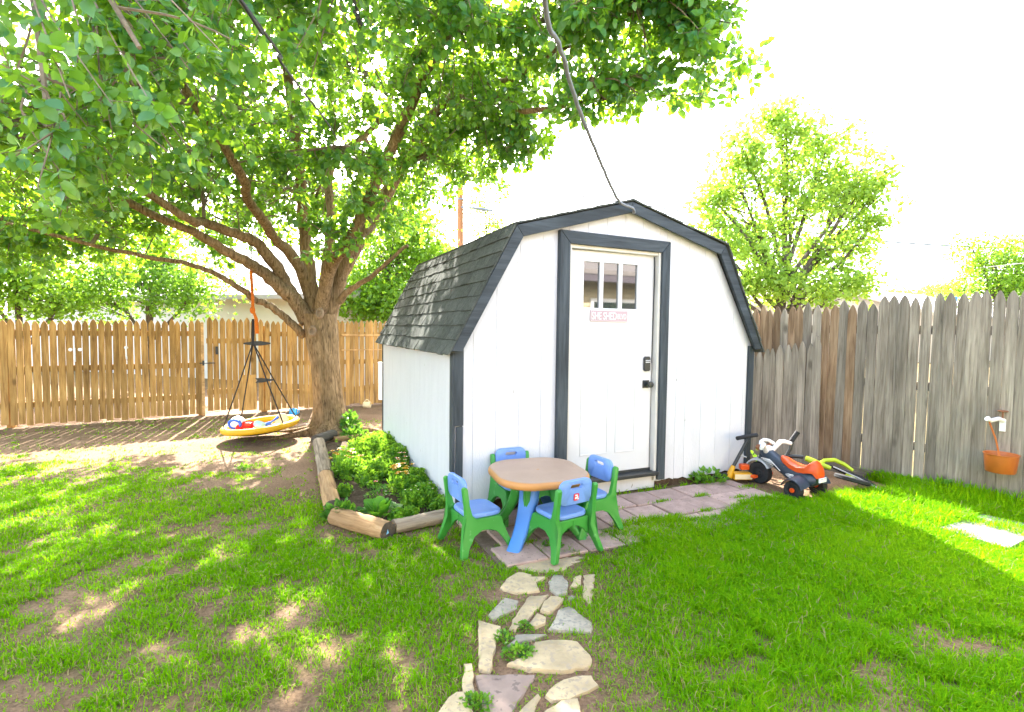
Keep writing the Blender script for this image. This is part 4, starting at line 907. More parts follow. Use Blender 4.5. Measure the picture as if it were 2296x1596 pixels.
# ------------------------------------------------------------------ saucer swing
def swing():
    c = Vector((-3.3, 6.8, .17)); t = thing('saucer_swing', 'round yellow saucer swing hanging from the tree by black ropes', 'swing', c)
    M = Matrix.Rotation(math.radians(-5), 3, 'Y')@Matrix.Rotation(math.radians(2), 3, 'X')
    n = 40; R_ = .435
    m = MB(); m.tube([M@Vector((R_*math.cos(2*math.pi*k/n), R_*math.sin(2*math.pi*k/n), .03)) for k in range(n)], .042, 10, close=True); m.build('padded_rim', 'yellow_fabric', t, smooth=SM)
    m = MB(); m.lathe([(.001, -.045), (.27, -.04), (.41, .0), (.41, .006), (.27, -.03), (.001, -.035)], 40, (0, 0, 0), M); m.build('seat_mat', 'yellow_fabric', t, smooth=SM)
    m = MB(); m.lathe([(.001, -.058), (.3, -.05), (.4, -.02), (.3, -.046), (.001, -.052)], 40, (0, 0, 0), M); m.build('base_cover', 'strap_black', t, smooth=SM)
    jn = PD(567, 768, 6.8)-c; top = PD(563, 700, 6.8)-c; hk = PD(564, 588, 6.8)-c
    ch = PD(563, 528, 6.8)-c
    for a in (150, 205, 333, 25):
        q = M@Vector((R_*math.cos(math.radians(a)), R_*math.sin(math.radians(a)), .06)); m = MB(); m.tube([q+Vector((0, 0, -.07)), q, q.lerp(jn, .5)+Vector((0, 0, -.01)), jn], .009, 6); m.build('rope', 'strap_black', t, smooth=SM)
    m = MB(); m.tube([jn, jn+Vector((0, 0, .12)), PD(567, 715, 6.8)-c], [.022, .03, .022], 8, flat=.6); m.build('strap', 'strap_black', t, smooth=SM)
    m = MB(); m.tube([(PD(567, 706, 6.8)-c)+Vector((.022*math.cos(k*.524), 0, .03*math.sin(k*.524))) for k in range(12)], .006, 6, close=True); m.build('carabiner', 'chrome', t, smooth=SM)
    rp = [PD(567, 700, 6.8)-c, PD(566, 660, 6.8)-c, PD(563, 620, 6.8)-c, hk]
    m = MB()
    for ph in range(3):
        pts = []
        for k in range(61):
            f = k/60*3; i = min(2, int(f)); b_ = rp[i].lerp(rp[i+1], f-i); a = k*.75+ph*2.09; pts.append(b_+Vector((.010*math.cos(a), .010*math.sin(a), 0)))
        m.tube(pts, .011, 6)
    m.tube([PD(567, 698, 6.8)-c+Vector((.005, 0, 0)), PD(574, 715, 6.78)-c, PD(576, 748, 6.78)-c], [.016, .022, .026], 7); m.sphere(PD(566, 695, 6.8)-c, .034, 10, 7, (1, 1, 1.5)); m.build('orange_rope', 'rope_orange', t, smooth=SM)
    m = MB()
    for k in range(9):
        p = hk.lerp(ch, k/8); ax = k % 2; m.tube([p+Vector((.012*math.cos(j*.785)*(1-ax), .012*math.cos(j*.785)*ax, .024*math.sin(j*.785))) for j in range(8)], .0045, 5, close=True)
    m.build('chain', 'chrome', t)
    # toys lying in the saucer
    def toy(name, lab, cat, px, py, fn):
        p = PD(px, py, 6.8); o = thing(name, lab, cat, p, 0, None); fn(o); return o
    def ball(o, r_, m1, m2):
        m = MB(); m.sphere((0, 0, 0), r_, 18, 12); bb = m.build('ball_body', m1, o, smooth=math.radians(80)); m = MB(); m.tube([Vector((r_*.98*math.cos(k*.3)*.8, -r_*.75, r_*.55*math.sin(k*.3))) for k in range(21)], r_*.22, 6, close=True); m.build('ball_stripe', m2, bb, smooth=math.radians(80))
    zt = c.z
    o = thing('toy_ball', 'blue and white toy ball lying in the yellow saucer swing', 'ball', c+M@Vector((-.27, -.06, .085))); ball(o, .095, 'plastic_white', 'toy_blue')
    o = thing('toy_dish', 'red toy dish lying in the yellow saucer swing', 'toy', c+M@Vector((-.12, -.14, .0))); m = MB(); m.lathe([(.001, 0), (.07, .005), (.11, .06), (.118, .065), (.1, .06), (.06, .015), (.001, .01)], 20, (0, 0, 0), Matrix.Rotation(.5, 3, 'X')); m.build('dish', 'toy_red', o, smooth=SM)
    m = MB(); m.box((-.02, -.02, .05), (.06, .03, .1)); m.build('scoop', 'toy_red', o, bevel=.01)
    o = thing('toy_bowl', 'pale blue toy bowl lying in the yellow saucer swing', 'toy', c+M@Vector((.03, -.12, .03))); m = MB(); m.lathe([(.001, -.03), (.05, -.025), (.075, .03), (.07, .05), (.06, .052), (.045, -.01), (.001, -.018)], 18, (0, 0, 0), Matrix.Rotation(-.7, 3, 'X')); m.build('bowl', 'toy_sky', o, smooth=SM)
    o = thing('toy_shovel', 'dark blue toy shovel lying in the yellow saucer swing', 'toy', c+M@Vector((.17, -.05, .01))); m = MB(); m.tube([(-.08, 0, .03), (.0, 0, .06), (.08, 0, .12)], [.03, .02, .028], 8, flat=.6); m.build('blade', 'toy_blue', o, smooth=SM)
    m = MB(); m.box((-.09, -.03, 0), (-.02, .05, .045)); m.build('grip', 'toy_blue', o, bevel=.012)
    o = thing('toy_drum', 'round cream toy drum lying in the yellow saucer swing', 'toy', c+M@Vector((.29, -.02, .08))); m = MB(); m.lathe([(.001, -.02), (.08, -.02), (.088, -.012), (.088, .012), (.08, .02), (.001, .02)], 26, (0, 0, 0), Matrix.Rotation(1.3, 3, 'X')); m.build('drum_body', 'toy_cream', o, smooth=SM)
    o = thing('toy_block', 'small white toy block lying in the yellow saucer swing', 'toy', c+M@Vector((.25, -.1, -.005))); m = MB(); m.box((-.05, -.03, 0), (.05, .03, .055)); m.build('block', 'plastic_white', o, bevel=.012)
swing()
def mug(name, label, p, mat, r_, h, rot):
    o = thing(name, label, 'cup', p, 0); M = Matrix.Rotation(rot, 3, 'Y')
    m = MB(); m.lathe([(.001, 0), (r_*.9, 0), (r_, .01), (r_, h), (r_*.93, h), (r_*.9, .012), (.001, .012)], 20, (0, 0, 0), M); m.build('cup_body', mat, o, smooth=SM)
    m = MB(); m.tube([M@Vector((-r_*.95-.45*r_*math.sin(k*math.pi/8)*1.4, 0, h*.5-h*.32*math.cos(k*math.pi/8))) for k in range(9)], r_*.12, 6); m.build('handle', mat, o, smooth=SM)
mug('toy_cup', 'bright blue toy cup lying upside down on the dirt near the fence', G(657, 929)+Vector((0, 0, .1)), 'cup_blue', .065, .1, math.pi)
mug('plastic_mug', 'cream plastic mug lying on its side on the dirt behind the tree', G(822, 914)+Vector((-.06, 0, .055)), 'toy_cream', .06, .13, math.pi/2)
# hooks on the wooden fence
MLf = Matrix.Rotation(math.atan2(FLD.y, FLD.x), 3, 'Z')
def hook(px, py, lab, plates):
    d = ray(px, py); q0 = FL0; den = FLD.x*d[1]-FLD.y*d[0]; s = (q0.y*d[0]-q0.x*d[1])/den; p = q0+FLD*s; z = CAM_H+d[2]*p.y/d[1]
    o = thing('wall_hook', lab, 'hook', (p.x, p.y, z), math.atan2(FLD.y, FLD.x))
    m = MB(); m.tube([(0, -.012, .1), (0, -.016, .02), (.0, -.018, -.06), (.006, -.04, -.10), (.01, -.075, -.09), (.01, -.08, -.06)], .011, 8); m.build('hook_arm', 'plastic_white', o, smooth=SM)
    for x in plates: m = MB(); m.lathe([(.001, .006), (.024, .005), (.026, 0)], 12, (x, -.004, .075), Matrix.Rotation(math.pi/2, 3, 'X')); m.build('screw_plate', 'plastic_white', o)
hook(168, 795, 'white double screw hook on the tan fence', (-.05, .06)); hook(283, 790, 'white single screw hook on the tan fence near the gate', (0,))
o = thing('meter_box', 'narrow white box on the fence behind the shed wall', 'box', PD(853, 880, 8.6)); m = MB(); m.box((-.03, -.03, -.12), (.06, .04, .50)); m.build('box_case', 'plastic_white', o, bevel=.008)
m = MB(); m.box((-.034, -.034, .49), (.064, .044, .505)); m.build('box_lid', 'plastic_white', o)
rk = MB(); rk.sphere((0, 0, .02), .09, 10, 7, (1.3, .8, .45)); o = rk.build('rock', 'stone_brown', smooth=SM); o.location = G(685, 958); tag(o, 'flat brown rock lying by the tree roots', 'rock')
# ------------------------------------------------------------------ the big pear tree
def smooth_path(pts, k=6):
    pts = [Vector(p) for p in pts]; out = []
    for i in range(len(pts)-1):
        p0, p1, p2, p3 = pts[max(i-1, 0)], pts[i], pts[i+1], pts[min(i+2, len(pts)-1)]
        for j in range(k):
            t = j/k; out.append(.5*((2*p1)+(p2-p0)*t+(2*p0-5*p1+4*p2-p3)*t*t+(3*p1-p0-3*p2+p3)*t**3))
    out.append(pts[-1]); return out
def big_tree():
    r = random.Random(23)
    t = thing('pear_tree', 'large spreading shade tree with brown forked trunk and heart shaped leaves', 'tree', TREE)
    # trunk with root flare
    m = MB(); rings = []; n = 40
    zs = [-.06, 0, .04, .09, .16, .25, .4, .6, .8, 1.0, 1.15, 1.3, 1.45, 1.58, 1.68]
    for z in zs:
        cx = -.16*(z/1.6); zz = max(0, z); ring = []
        for k in range(n):
            a = 2*math.pi*k/n
            rr = .185+.035*math.exp(-((zz-1.5)/.4)**2)+.16*math.exp(-zz/.13)*(1+.55*math.cos(5*a+.7)+.3*math.cos(3*a+2))+.02*math.cos(7*a+zz*1.2)*math.exp(-zz/.8)+.008*math.sin(11*a+zz*2.1)+.006*math.sin(17*a-zz*3)
            rr += .012*(float(vnoise(np.array(a*4.), np.array(z*3.), 3))-.5)
            ring.append(Vector((cx+rr*math.cos(a), rr*math.sin(a)*.95, z)))
        rings.append(ring)
    m.loft(rings); trunk = m.build('trunk', 'bark', t, smooth=math.radians(60))
    for (dx, dy, L) in ((-.9, -.55, .75), (-1, .1, .6), (.6, -.9, .45), (1, .2, .5), (-.2, -1, .42)):   # surface roots
        d = Vector((dx, dy, 0)).normalized(); q = Vector((-d.y, d.x, 0)); pts = [d*.16+Vector((0, 0, .10)), d*.32+Vector((0, 0, .045)), d*(.32+L*.4)+q*.05+Vector((0, 0, .015)), d*(.32+L)+q*r.uniform(-.12, .12)+Vector((0, 0, -.02))]
        m = MB(); m.tube(smooth_path(pts, 4), [.09-.075*i/12 for i in range(13)], 10); m.build('root', 'bark', trunk, smooth=SM)
    for (px, py) in ((716, 702), (700, 742)):
        p = PD(px, py, 7.07)-TREE; M = Vector((0, 0, 1)).rotation_difference(Vector((.1, -1, .1))).to_matrix()
        m = MB(); m.lathe([(.001, .004), (.02, .002), (.032, .022), (.048, .026), (.058, .012), (.064, -.03)], 18, p, M@Matrix.Diagonal((.85, 1.25, 1))); m.build('knot', 'knot_wood', trunk, smooth=SM)
    # main limbs: picture column/row with distance, then on into the crown
    z8 = lambda x, y, Y: PD(*Z8(x, y), Y); zb = lambda x, y, Y: PD(*ZB(x, y), Y)
    V = Vector
    limbs = [
     (.060, .02, [z8(830, 810, 7.3), z8(790, 775, 7.2), z8(700, 690, 7.1), z8(620, 630, 7.0), z8(520, 590, 6.95), z8(400, 500, 6.8), z8(290, 440, 6.7), z8(150, 380, 6.6), z8(-100, 330, 6.4), z8(-500, 250, 6.2), V((-6.3, 6.3, 2.75))]),
     (.115, .03, [z8(860, 720, 7.3), z8(780, 600, 7.2), z8(700, 530, 7.1), z8(600, 440, 6.95), z8(520, 385, 6.8), z8(400, 320, 6.6), z8(200, 200, 6.3), z8(0, 110, 6.0), V((-5.0, 5.4, 3.2)), V((-5.9, 4.8, 3.3))]),
     (.105, .03, [z8(850, 730, 7.35), z8(740, 540, 7.25), z8(640, 360, 7.0), z8(530, 235, 6.8), z8(400, 180, 6.6), z8(200, 110, 6.2), z8(60, 60, 5.8), V((-4.6, 5.0, 3.5)), V((-4.9, 4.0, 3.6))]),
     (.10, .03, [z8(900, 740, 7.4), z8(850, 520, 7.4), z8(770, 330, 7.2), z8(650, 210, 6.9), z8(560, 80, 6.5), z8(470, -60, 6.1), z8(400, -250, 5.5), V((-3.4, 4.4, 4.4)), V((-3.3, 3.5, 4.4))]),
     (.125, .03, [z8(900, 760, 7.4), z8(880, 560, 7.4), z8(860, 380, 7.4), z8(830, 100, 7.3), z8(800, -200, 7.0), V((-2.7, 6.3, 4.6)), V((-2.5, 5.4, 5.2)), V((-2.2, 4.6, 5.5))]),
     (.115, .03, [z8(930, 760, 7.45), z8(960, 520, 7.5), z8(985, 300, 7.6), z8(1000, 50, 7.7), z8(1010, -250, 7.9), V((-2.0, 8.2, 4.8)), V((-1.8, 8.5, 6.0))]),
     (.13, .03, [z8(960, 770, 7.35), z8(1030, 540, 7.35), z8(1090, 380, 7.3), zb(60, 1080, 7.3), zb(150, 940, 7.2), zb(240, 760, 7.0), zb(400, 570, 6.7), zb(600, 500, 6.3), zb(800, 425, 5.9), V((.3, 5.3, 4.2)), V((1.1, 4.8, 4.35))]),
     (.075, .02, [zb(90, 1000, 7.25), zb(250, 800, 7.0), zb(400, 655, 6.8), zb(560, 590, 6.5), zb(720, 540, 6.1), V((.1, 5.5, 3.75)), V((.9, 5.0, 3.7))]),
     (.06, .015, [zb(150, 930, 7.2), zb(240, 880, 7.05), zb(350, 820, 6.9), zb(500, 750, 6.7), zb(700, 680, 6.4), V((.05, 6.1, 3.55))]),
     (.055, .02, [z8(1050, 600, 7.3), z8(1110, 540, 7.2), z8(1200, 480, 7.1), z8(1320, 390, 6.95), z8(1480, 250, 6.8)]),
     (.10, .03, [z8(930, 700, 7.3), z8(1000, 380, 7.0), z8(1150, 150, 6.6), zb(330, 300, 5.9), zb(480, 150, 5.3), V((-.7, 4.6, 4.7)), V((-.1, 3.8, 5.0))]),
    ]
    lp = []
    for r0, r1, pts in limbs:
        pa = smooth_path([p-TREE for p in pts], 5); k = len(pa); rad = [r0+(r1-r0)*(i/(k-1))**.8 for i in range(k)]
        pa = [p+V((r.uniform(-1, 1), r.uniform(-1, 1), r.uniform(-1, 1)))*.012 for p in pa]
        m = MB(); m.tube(pa, rad, 12); m.build('limb', 'bark', t, smooth=math.radians(60)); lp += [(p+TREE, q) for p, q in zip(pa, rad) if (p.z > 1.0)]
    LPT = np.array([tuple(p) for p, _ in lp])
    # crown lobes: centre, radii, leaves
    lobes = [
     ((-2.55, 3.55, 3.15), (1.0, .8, .75), 1900), ((-3.5, 3.9, 2.85), (1.0, .9, .65), 1900), ((-4.4, 4.6, 3.0), (1.2, 1.1, .85), 2400), ((-1.55, 3.7, 3.75), (.9, .8, .65), 1700),
     ((-3.1, 4.6, 3.9), (1.3, 1.1, .8), 2400), ((-5.5, 5.6, 2.85), (1.2, 1.2, .8), 2300), ((-6.0, 6.9, 2.6), (1.2, 1.1, .6), 2600), ((-4.9, 6.9, 3.2), (1.1, 1.0, .7), 2600), ((-3.7, 6.3, 3.5), (1.1, 1.0, .7), 2600),
     ((-2.0, 5.6, 3.35), (.8, .6, .6), 1700), ((-2.35, 6.45, 2.62), (.42, .35, .32), 420), ((-1.75, 6.5, 2.75), (.45, .4, .45), 520), ((-2.4, 5.0, 4.6), (1.3, 1.1, .8), 3000),
     ((-.75, 5.1, 4.15), (1.0, .9, .65), 2600), ((.25, 4.9, 4.3), (.9, .9, .6), 2600), ((1.05, 4.6, 4.25), (.8, .8, .62), 2800), ((1.62, 4.55, 3.85), (.42, .5, .52), 1300), ((.75, 4.9, 3.75), (.6, .6, .36), 1100), ((1.45, 4.3, 4.5), (.6, .6, .5), 1500),
     ((-.35, 6.2, 3.95), (.9, .8, .62), 2200), ((.15, 6.1, 3.75), (.5, .5, .42), 900), ((-1.1, 6.8, 3.65), (.75, .7, .5), 1400),
     ((-6.4, 8.0, 2.9), (1.2, 1.0, .8), 2600), ((-5.0, 8.9, 3.2), (1.2, .9, .8), 2600), ((-3.6, 9.3, 3.5), (1.2, .9, .8), 2600), ((-2.1, 9.2, 3.6), (1.2, .9, .8), 2600), ((-7.3, 7.0, 3.2), (1.0, 1.0, .8), 2000), ((-4.2, 8.6, 4.3), (1.6, 1.1, .8), 2800), ((-.9, 8.6, 4.0), (1.0, .9, .7), 1600),
     ((-1.95, 2.75, 2.95), (.7, .45, .5), 480), ((-2.5, 2.9, 2.55), (.55, .45, .4), 340),
     ((-2.5, 7.6, 5.3), (2.2, 2.0, 1.1), 5200), ((-4.5, 7.4, 4.6), (1.7, 1.6, 1.0), 3800), ((-.6, 7.2, 5.0), (1.6, 1.5, .9), 3400), ((-2.6, 6.0, 6.3), (2.2, 1.8, .9), 4200), ((-4.4, 5.4, 5.0), (1.5, 1.3, .9), 3200),
     ((-.5, 5.0, 5.6), (1.7, 1.5, .8), 3600), ((.9, 4.2, 5.3), (1.1, 1.1, .6), 1900), ((-1.7, 3.4, 4.9), (1.2, 1.0, .7), 2200), ((-3.3, 3.3, 4.3), (1.2, 1.0, .7), 2400), ((-.2, 3.4, 5.1), (1.0, .9, .5), 1500), ((-5.4, 3.9, 4.0), (1.3, 1.2, .8), 2400), ((-6.6, 5.2, 3.5), (1.1, 1.2, .8), 2000),
    ]
    tw = MB(); LP, LD, LN, LS = [], [], [], []
    for (c, rad, nl) in lobes:
        c = np.array(c); rad = np.array(rad)
        d = np.linalg.norm(LPT-c, axis=1); i0 = int(np.argmin(d)); st = V(LPT[i0]); cen = V(c)
        br = smooth_path([st, st.lerp(cen, .55)+V((0, 0, .12)), cen+V((r.uniform(-.1, .1), r.uniform(-.1, .1), 0))], 5); L = len(br)
        tw.tube([p-TREE for p in br], [.026-.014*i/(L-1) for i in range(L)], 6)
        ntw = max(10, int(nl/55))
        for k in range(ntw):
            u = rng.normal(size=3); u /= np.linalg.norm(u); tip = V(c+u*rad*rng.uniform(.55, 1.0))
            if k % 3 == 0: s0 = V(LPT[int(np.argmin(np.linalg.norm(LPT-np.array(tip)[None], axis=1)))]) if np.min(np.linalg.norm(LPT-np.array(tip)[None], axis=1)) < .9 else br[r.randrange(2, L)]
            else: s0 = br[r.randrange(2, L)]
            md = s0.lerp(tip, .5)+V((r.uniform(-.1, .1), r.uniform(-.1, .1), r.uniform(0, .14)))
            tp = smooth_path([s0, md, tip], 3); m_ = len(tp)
            tw.tube([p-TREE for p in tp], [.010-.007*i/(m_-1) for i in range(m_)], 4, cap=False)
            # side shoots and leaves
            nn = int(nl/ntw); ax = (tip-md).normalized()
            nk = max(4, int(nn/6.6))
            for q in range(nk):
                f = 1-(rng.random()**1.5)*.7; x = f*(m_-1); j = min(m_-2, int(x)); p0 = tp[j].lerp(tp[j+1], x-j)
                sd = (V(rng.normal(size=3)).normalized()+ax*.4).normalized(); sl_ = rng.uniform(.06, .22); p1 = p0+sd*sl_; big_ = rng.uniform(.8, 1.2)
                if q % 2 == 0: tw.tube([p0-TREE, p1-TREE], [.003, .002], 3, cap=False)
                for qq in range(int(rng.integers(6, 12))):
                    g = rng.random()**.6; off = V(rng.normal(size=3)).normalized(); p = p0.lerp(p1, g)+off*rng.uniform(.01, .05)
                    dr = off*.9+sd*.5+V((0, 0, -.38))+V(rng.normal(size=3))*.25
                    nr = V((0, 0, 1))*.8+V(rng.normal(size=3))*.8+V((0, -.3, 0))
                    LP.append(p); LD.append(dr); LN.append(nr); LS.append(rng.uniform(.045, .088)*big_)
    LP, LD, LN, LS = np.array(LP), np.array(LD), np.array(LN), np.array(LS)
    wires = tw.build('twigs', 'twig', t); tag(wires, kind='stuff')
    u, v, wz = 1147.5+FPX*((LP-[0, 0, CAM_H])@_R)/((LP-[0, 0, CAM_H])@_F), 798-FPX*((LP-[0, 0, CAM_H])@_U)/((LP-[0, 0, CAM_H])@_F), (LP-[0, 0, CAM_H])@_F
    keep = wz > 1.9; LP, LD, LN, LS, u, v, wz = (a[keep] for a in (LP, LD, LN, LS, u, v, wz))
    inv = (u > 0) & (u < 2295) & (v > 0) & (v < 1596); score = np.where(inv, LS/wz, 0); big = np.argsort(-score)[:290]; mask = np.ones(len(LP), bool); mask[big] = False
    crown = leaf_mesh('crown', LP[mask], LD[mask], LN[mask], LS[mask], 'leaf_pear', t, origin=TREE); tag(crown, kind='stuff')
    me = bpy.data.meshes.new('leaf'); 
    fs = []; i = 0
    for s_ in LEAF_S: fs.append(tuple(LEAF_L[i:i+s_])); i += s_
    # a rounder, finer blade for the leaves seen large
    outl = [(0, 0), (.05, .16), (.16, .31), (.34, .40), (.54, .37), (.74, .25), (.90, .09), (1.04, 0)]
    vv = [(x, 0, -.03*math.sin(x*3.1)-.05*x*x) for x, _ in outl]+[(x, y, .12*y-.05*x*x) for x, y in outl[1:-1]]+[(x, -y, .12*y-.05*x*x) for x, y in outl[1:-1]]
    ff = []
    for s_ in (8, 14):
        ix = [0]+[s_+k for k in range(6)]+[7]
        for k in range(7):
            q = [k, k+1, ix[k+1], ix[k]]; q = [a for j, a in enumerate(q) if a not in q[:j]]
            ff.append(tuple(q if s_ == 8 else q[::-1]))
    me.from_pydata(vv, [], ff); me.shade_smooth(); me.materials.append(MATS['leaf_pear'])
    d_, b_, n_ = frames(LD[big], LN[big])
    for k, i in enumerate(big):
        o = bpy.data.objects.new('leaf', me); C.objects.link(o); o.parent = t; s_ = LS[i]
        M = Matrix(((d_[k][0]*s_, b_[k][0]*s_, n_[k][0]*s_, LP[i][0]-TREE.x), (d_[k][1]*s_, b_[k][1]*s_, n_[k][1]*s_, LP[i][1]-TREE.y), (d_[k][2]*s_, b_[k][2]*s_, n_[k][2]*s_, LP[i][2]-TREE.z), (0, 0, 0, 1))); o.matrix_local = M
big_tree()

# ------------------------------------------------------------------ trees beyond the fences
def far_tree(label, base, lobes, mat, n, size, trunk_r=.12, name='tree', group='trees beyond the fences', droop=.3, seed=1):
    r = random.Random(seed); base = Vector(base); t = thing(name, label, 'tree', base, 0, group)
    top = sum((Vector(c) for c, _ in lobes), Vector())/len(lobes)
    m = MB(); m.tube(smooth_path([Vector((0, 0, -.1)), Vector((.05, 0, (top.z)*.3)), (top-base)*.75], 4), [trunk_r*(1-.65*i/8) for i in range(9)], 10); m.build('trunk', 'bark_far', t, smooth=SM)
    P, D, N, S_ = [], [], [], []; tw = MB(); vol = [rr[0]*rr[1]+rr[1]*rr[2] for _, rr in lobes]; tot = sum(vol)
    for (c, rr), vv in zip(lobes, vol):
        k = int(n*vv/tot); c = Vector(c)
        st = base.lerp(Vector((top.x, top.y, c.z)), .75); st = Vector((base.x+(top.x-base.x)*.5, base.y+(top.y-base.y)*.5, base.z+(c.z-base.z)*.45))
        pth = smooth_path([st-base, (st.lerp(c, .6)-base)+Vector((r.uniform(-.2, .2), r.uniform(-.2, .2), .1)), c-base], 4); tw.tube(pth, [trunk_r*(.42-.3*i/8) for i in range(9)], 6)
        nt = max(8, k//60)
        for q in range(nt):
            u = rng.normal(size=3); u /= np.linalg.norm(u); f = rng.uniform(.35, 1.08); tip = np.array(c)+u*np.array(rr)*f
            s0 = pth[r.randrange(3, 9)]+base; tw.tube([s0-base, s0.lerp(Vector(tip), .5)-base+Vector((0, 0, .06)), Vector(tip)-base], [trunk_r*.10, trunk_r*.06, trunk_r*.03], 4, cap=False)
            m_ = 60; sp = .10*max(rr)+.10
            P.append(tip+rng.normal(size=(m_, 3))*sp*np.array([1, 1, .75])); D.append(rng.normal(size=(m_, 3))+np.array([0, 0, -droop])); N.append(rng.normal(size=(m_, 3))+np.array([0, 0, .8])); S_.append(rng.uniform(.6, 1.3, m_)*size)
    tag(tw.build('branches', 'bark_far', t), kind='stuff')
    tag(leaf_mesh('crown', np.concatenate(P), np.concatenate(D), np.concatenate(N), np.concatenate(S_), mat, t, tmpl=DIA, L=DIA_L, S=DIA_S, origin=base), kind='stuff')
    return t
def lob(px, py, Y, rx, rz, ry=None):
    p = PD(px, py, Y); k = Y/FPX; return (tuple(p), (rx*k, ry or (rx*k*.8), rz*k))
def gb(px, Y): p = PD(px, 730, Y); return (p.x, p.y, 0)
far_tree('bushy bright green tree behind the tan fence left of the gate', gb(330, 12.5), [lob(300, 620, 12.2, 130, 70), lob(430, 650, 12, 110, 60), lob(210, 660, 12, 110, 55), lob(380, 560, 12.6, 90, 60)], 'leaf_mid', 9000, .10, seed=2)
far_tree('yellow green tree behind the far end of the tan fence', gb(40, 10.5), [lob(60, 640, 10.5, 110, 70), lob(-60, 600, 10.2, 120, 90), lob(130, 680, 10.8, 80, 40), lob(20, 540, 10.8, 100, 60)], 'leaf_bright', 7000, .10, seed=3)
far_tree('light yellow green tree between the trunk and the shed roof', gb(880, 13), [lob(880, 560, 13, 110, 120), lob(910, 500, 13, 70, 70), lob(820, 640, 13, 90, 80), lob(970, 600, 13.5, 60, 95), lob(870, 680, 12.6, 110, 50)], 'leaf_bright', 15000, .105, seed=4)
far_tree('thin airy tree beside the wooden utility pole', gb(1095, 27), [lob(1085, 450, 27, 55, 75), lob(1120, 520, 27, 45, 60), lob(1070, 560, 27, 40, 50)], 'leaf_far', 3600, .13, seed=5)
far_tree('tall airy light green tree rising behind the shed and grey fence', gb(1745, 17), [lob(1750, 310, 17, 95, 65), lob(1850, 340, 17, 80, 65), lob(1660, 420, 17, 100, 70), lob(1800, 440, 17.2, 120, 70), lob(1920, 440, 17, 70, 60), lob(1580, 520, 16.6, 75, 55), lob(1700, 540, 17, 130, 70), lob(1860, 560, 17, 90, 55), lob(1650, 620, 16.5, 120, 55), lob(1780, 650, 16.8, 110, 45), lob(1900, 640, 16.6, 70, 40), lob(1760, 260, 17, 55, 30), lob(1560, 600, 16.5, 50, 50), lob(1665, 340, 17, 70, 55), lob(1930, 380, 17, 60, 50), lob(1930, 540, 17, 70, 50), lob(1610, 460, 17, 60, 50), lob(1960, 450, 17, 60, 45)], 'leaf_far', 23000, .155, .2, seed=6)
far_tree('dense yellow green tree standing behind the grey fence beyond the pale house', gb(2240, 24), [lob(2230, 590, 24, 85, 55), lob(2180, 560, 24, 45, 40), lob(2300, 570, 24, 80, 55), lob(2220, 650, 24, 100, 40), lob(2330, 640, 24, 80, 50)], 'leaf_bright', 9000, .14, .2, seed=7)
far_tree('low hedge like tree beside the pale roof far behind the fence', gb(2090, 40), [lob(2060, 662, 40, 70, 16), lob(2130, 655, 40, 50, 20), lob(1985, 665, 40, 50, 14)], 'leaf_far', 3000, .22, .2, seed=8)

# ------------------------------------------------------------------ neighbouring houses, pole, wires
def gable_house(name, label, c, yaw, w_, d_, eave, ridge, wall, roof, extra=None):
    t = thing(name, label, 'house', c, yaw); hw, hd = w_/2, d_/2
    m = MB(); m.prism([(-hw, 0), (hw, 0), (hw, eave), (0, ridge-.1), (-hw, eave)], lambda u, v: (u, -hd, v), lambda u, v: (u, hd, v)); m.build('wall', wall, t)
    for s_ in (-1, 1):
        m = MB(); k = (ridge-eave)/hw; ov = .4; m.prism([(s_*(hw+ov), eave-k*ov), (0, ridge), (0, ridge+.12), (s_*(hw+ov), eave-k*ov+.12)], lambda u, v: (u, -hd-.4, v), lambda u, v: (u, hd+.4, v)); m.build('roof_slope', roof, t)
        m = MB(); m.prism([(s_*(hw+ov), eave-k*ov-.06), (0, ridge-.06), (0, ridge+.10), (s_*(hw+ov), eave-k*ov+.10)], lambda u, v: (u, -hd-.44, v), lambda u, v: (u, -hd-.405, v)); m.build('barge_board', wall, t)
    m = MB(); m.box((-.5, -hd-.02, .9), (.5, -hd-.004, 2.0)); wn_ = m.build('window', 'plastic_white', t)
    m = MB(); m.box((-.43, -hd-.03, .97), (.43, -hd-.022, 1.93)); m.build('pane', 'glass', wn_)
    m = MB(); m.box((-.25, -hd-.03, eave+.25), (.25, -hd-.004, eave+.55)); m.build('gable_vent', 'vent_metal', t)
    return t
h = gable_house('neighbour_house', 'white walled house with pale roof seen through the tree behind the tan fence', (-9.0, 19.5, 0), math.radians(70), 9, 14, 2.35, 4.2, 'house_white', 'roof_pale')
m = MB(); p_ = PD(601, 650, 17.5); 
m.lathe([(.12, 0), (.12, .35), (.22, .36), (.22, .46), (.05, .54)], 14, (0, 0, 0)); o = m.build('roof_vent', 'vent_metal', h, smooth=SM)
inv = (Matrix.Translation(h.location)@h.rotation_euler.to_matrix().to_4x4()).inverted(); o.location = inv@Vector((p_.x, p_.y, p_.z-.2))
gable_house('gable_house', 'beige gabled house half hidden behind the airy light green tree', (PD(1745, 730, 27).x, 27+5, 0), math.radians(8), 6.0, 10, 2.6, CAM_H+(743-648)/FPX*27, 'house_beige', 'roof_brown')
gable_house('pale_house', 'pale low roofed house beyond the grey fence', (PD(2060, 730, 30).x, 33, 0), math.radians(-62), 9.5, 9, 2.5, CAM_H+(747-651)/FPX*30, 'house_beige', 'roof_pale')
pb = PD(1030, 800, 25); pb.z = 0
t = thing('utility_pole', 'brown wooden utility pole with a grey street lamp behind the shed roof', 'pole', pb)
m = MB(); m.tube([(0, 0, -.2), (0, 0, 5), (-.03, 0, 9.6)], [.17, .155, .13], 16); m.build('shaft', 'pole_wood', t, smooth=SM)
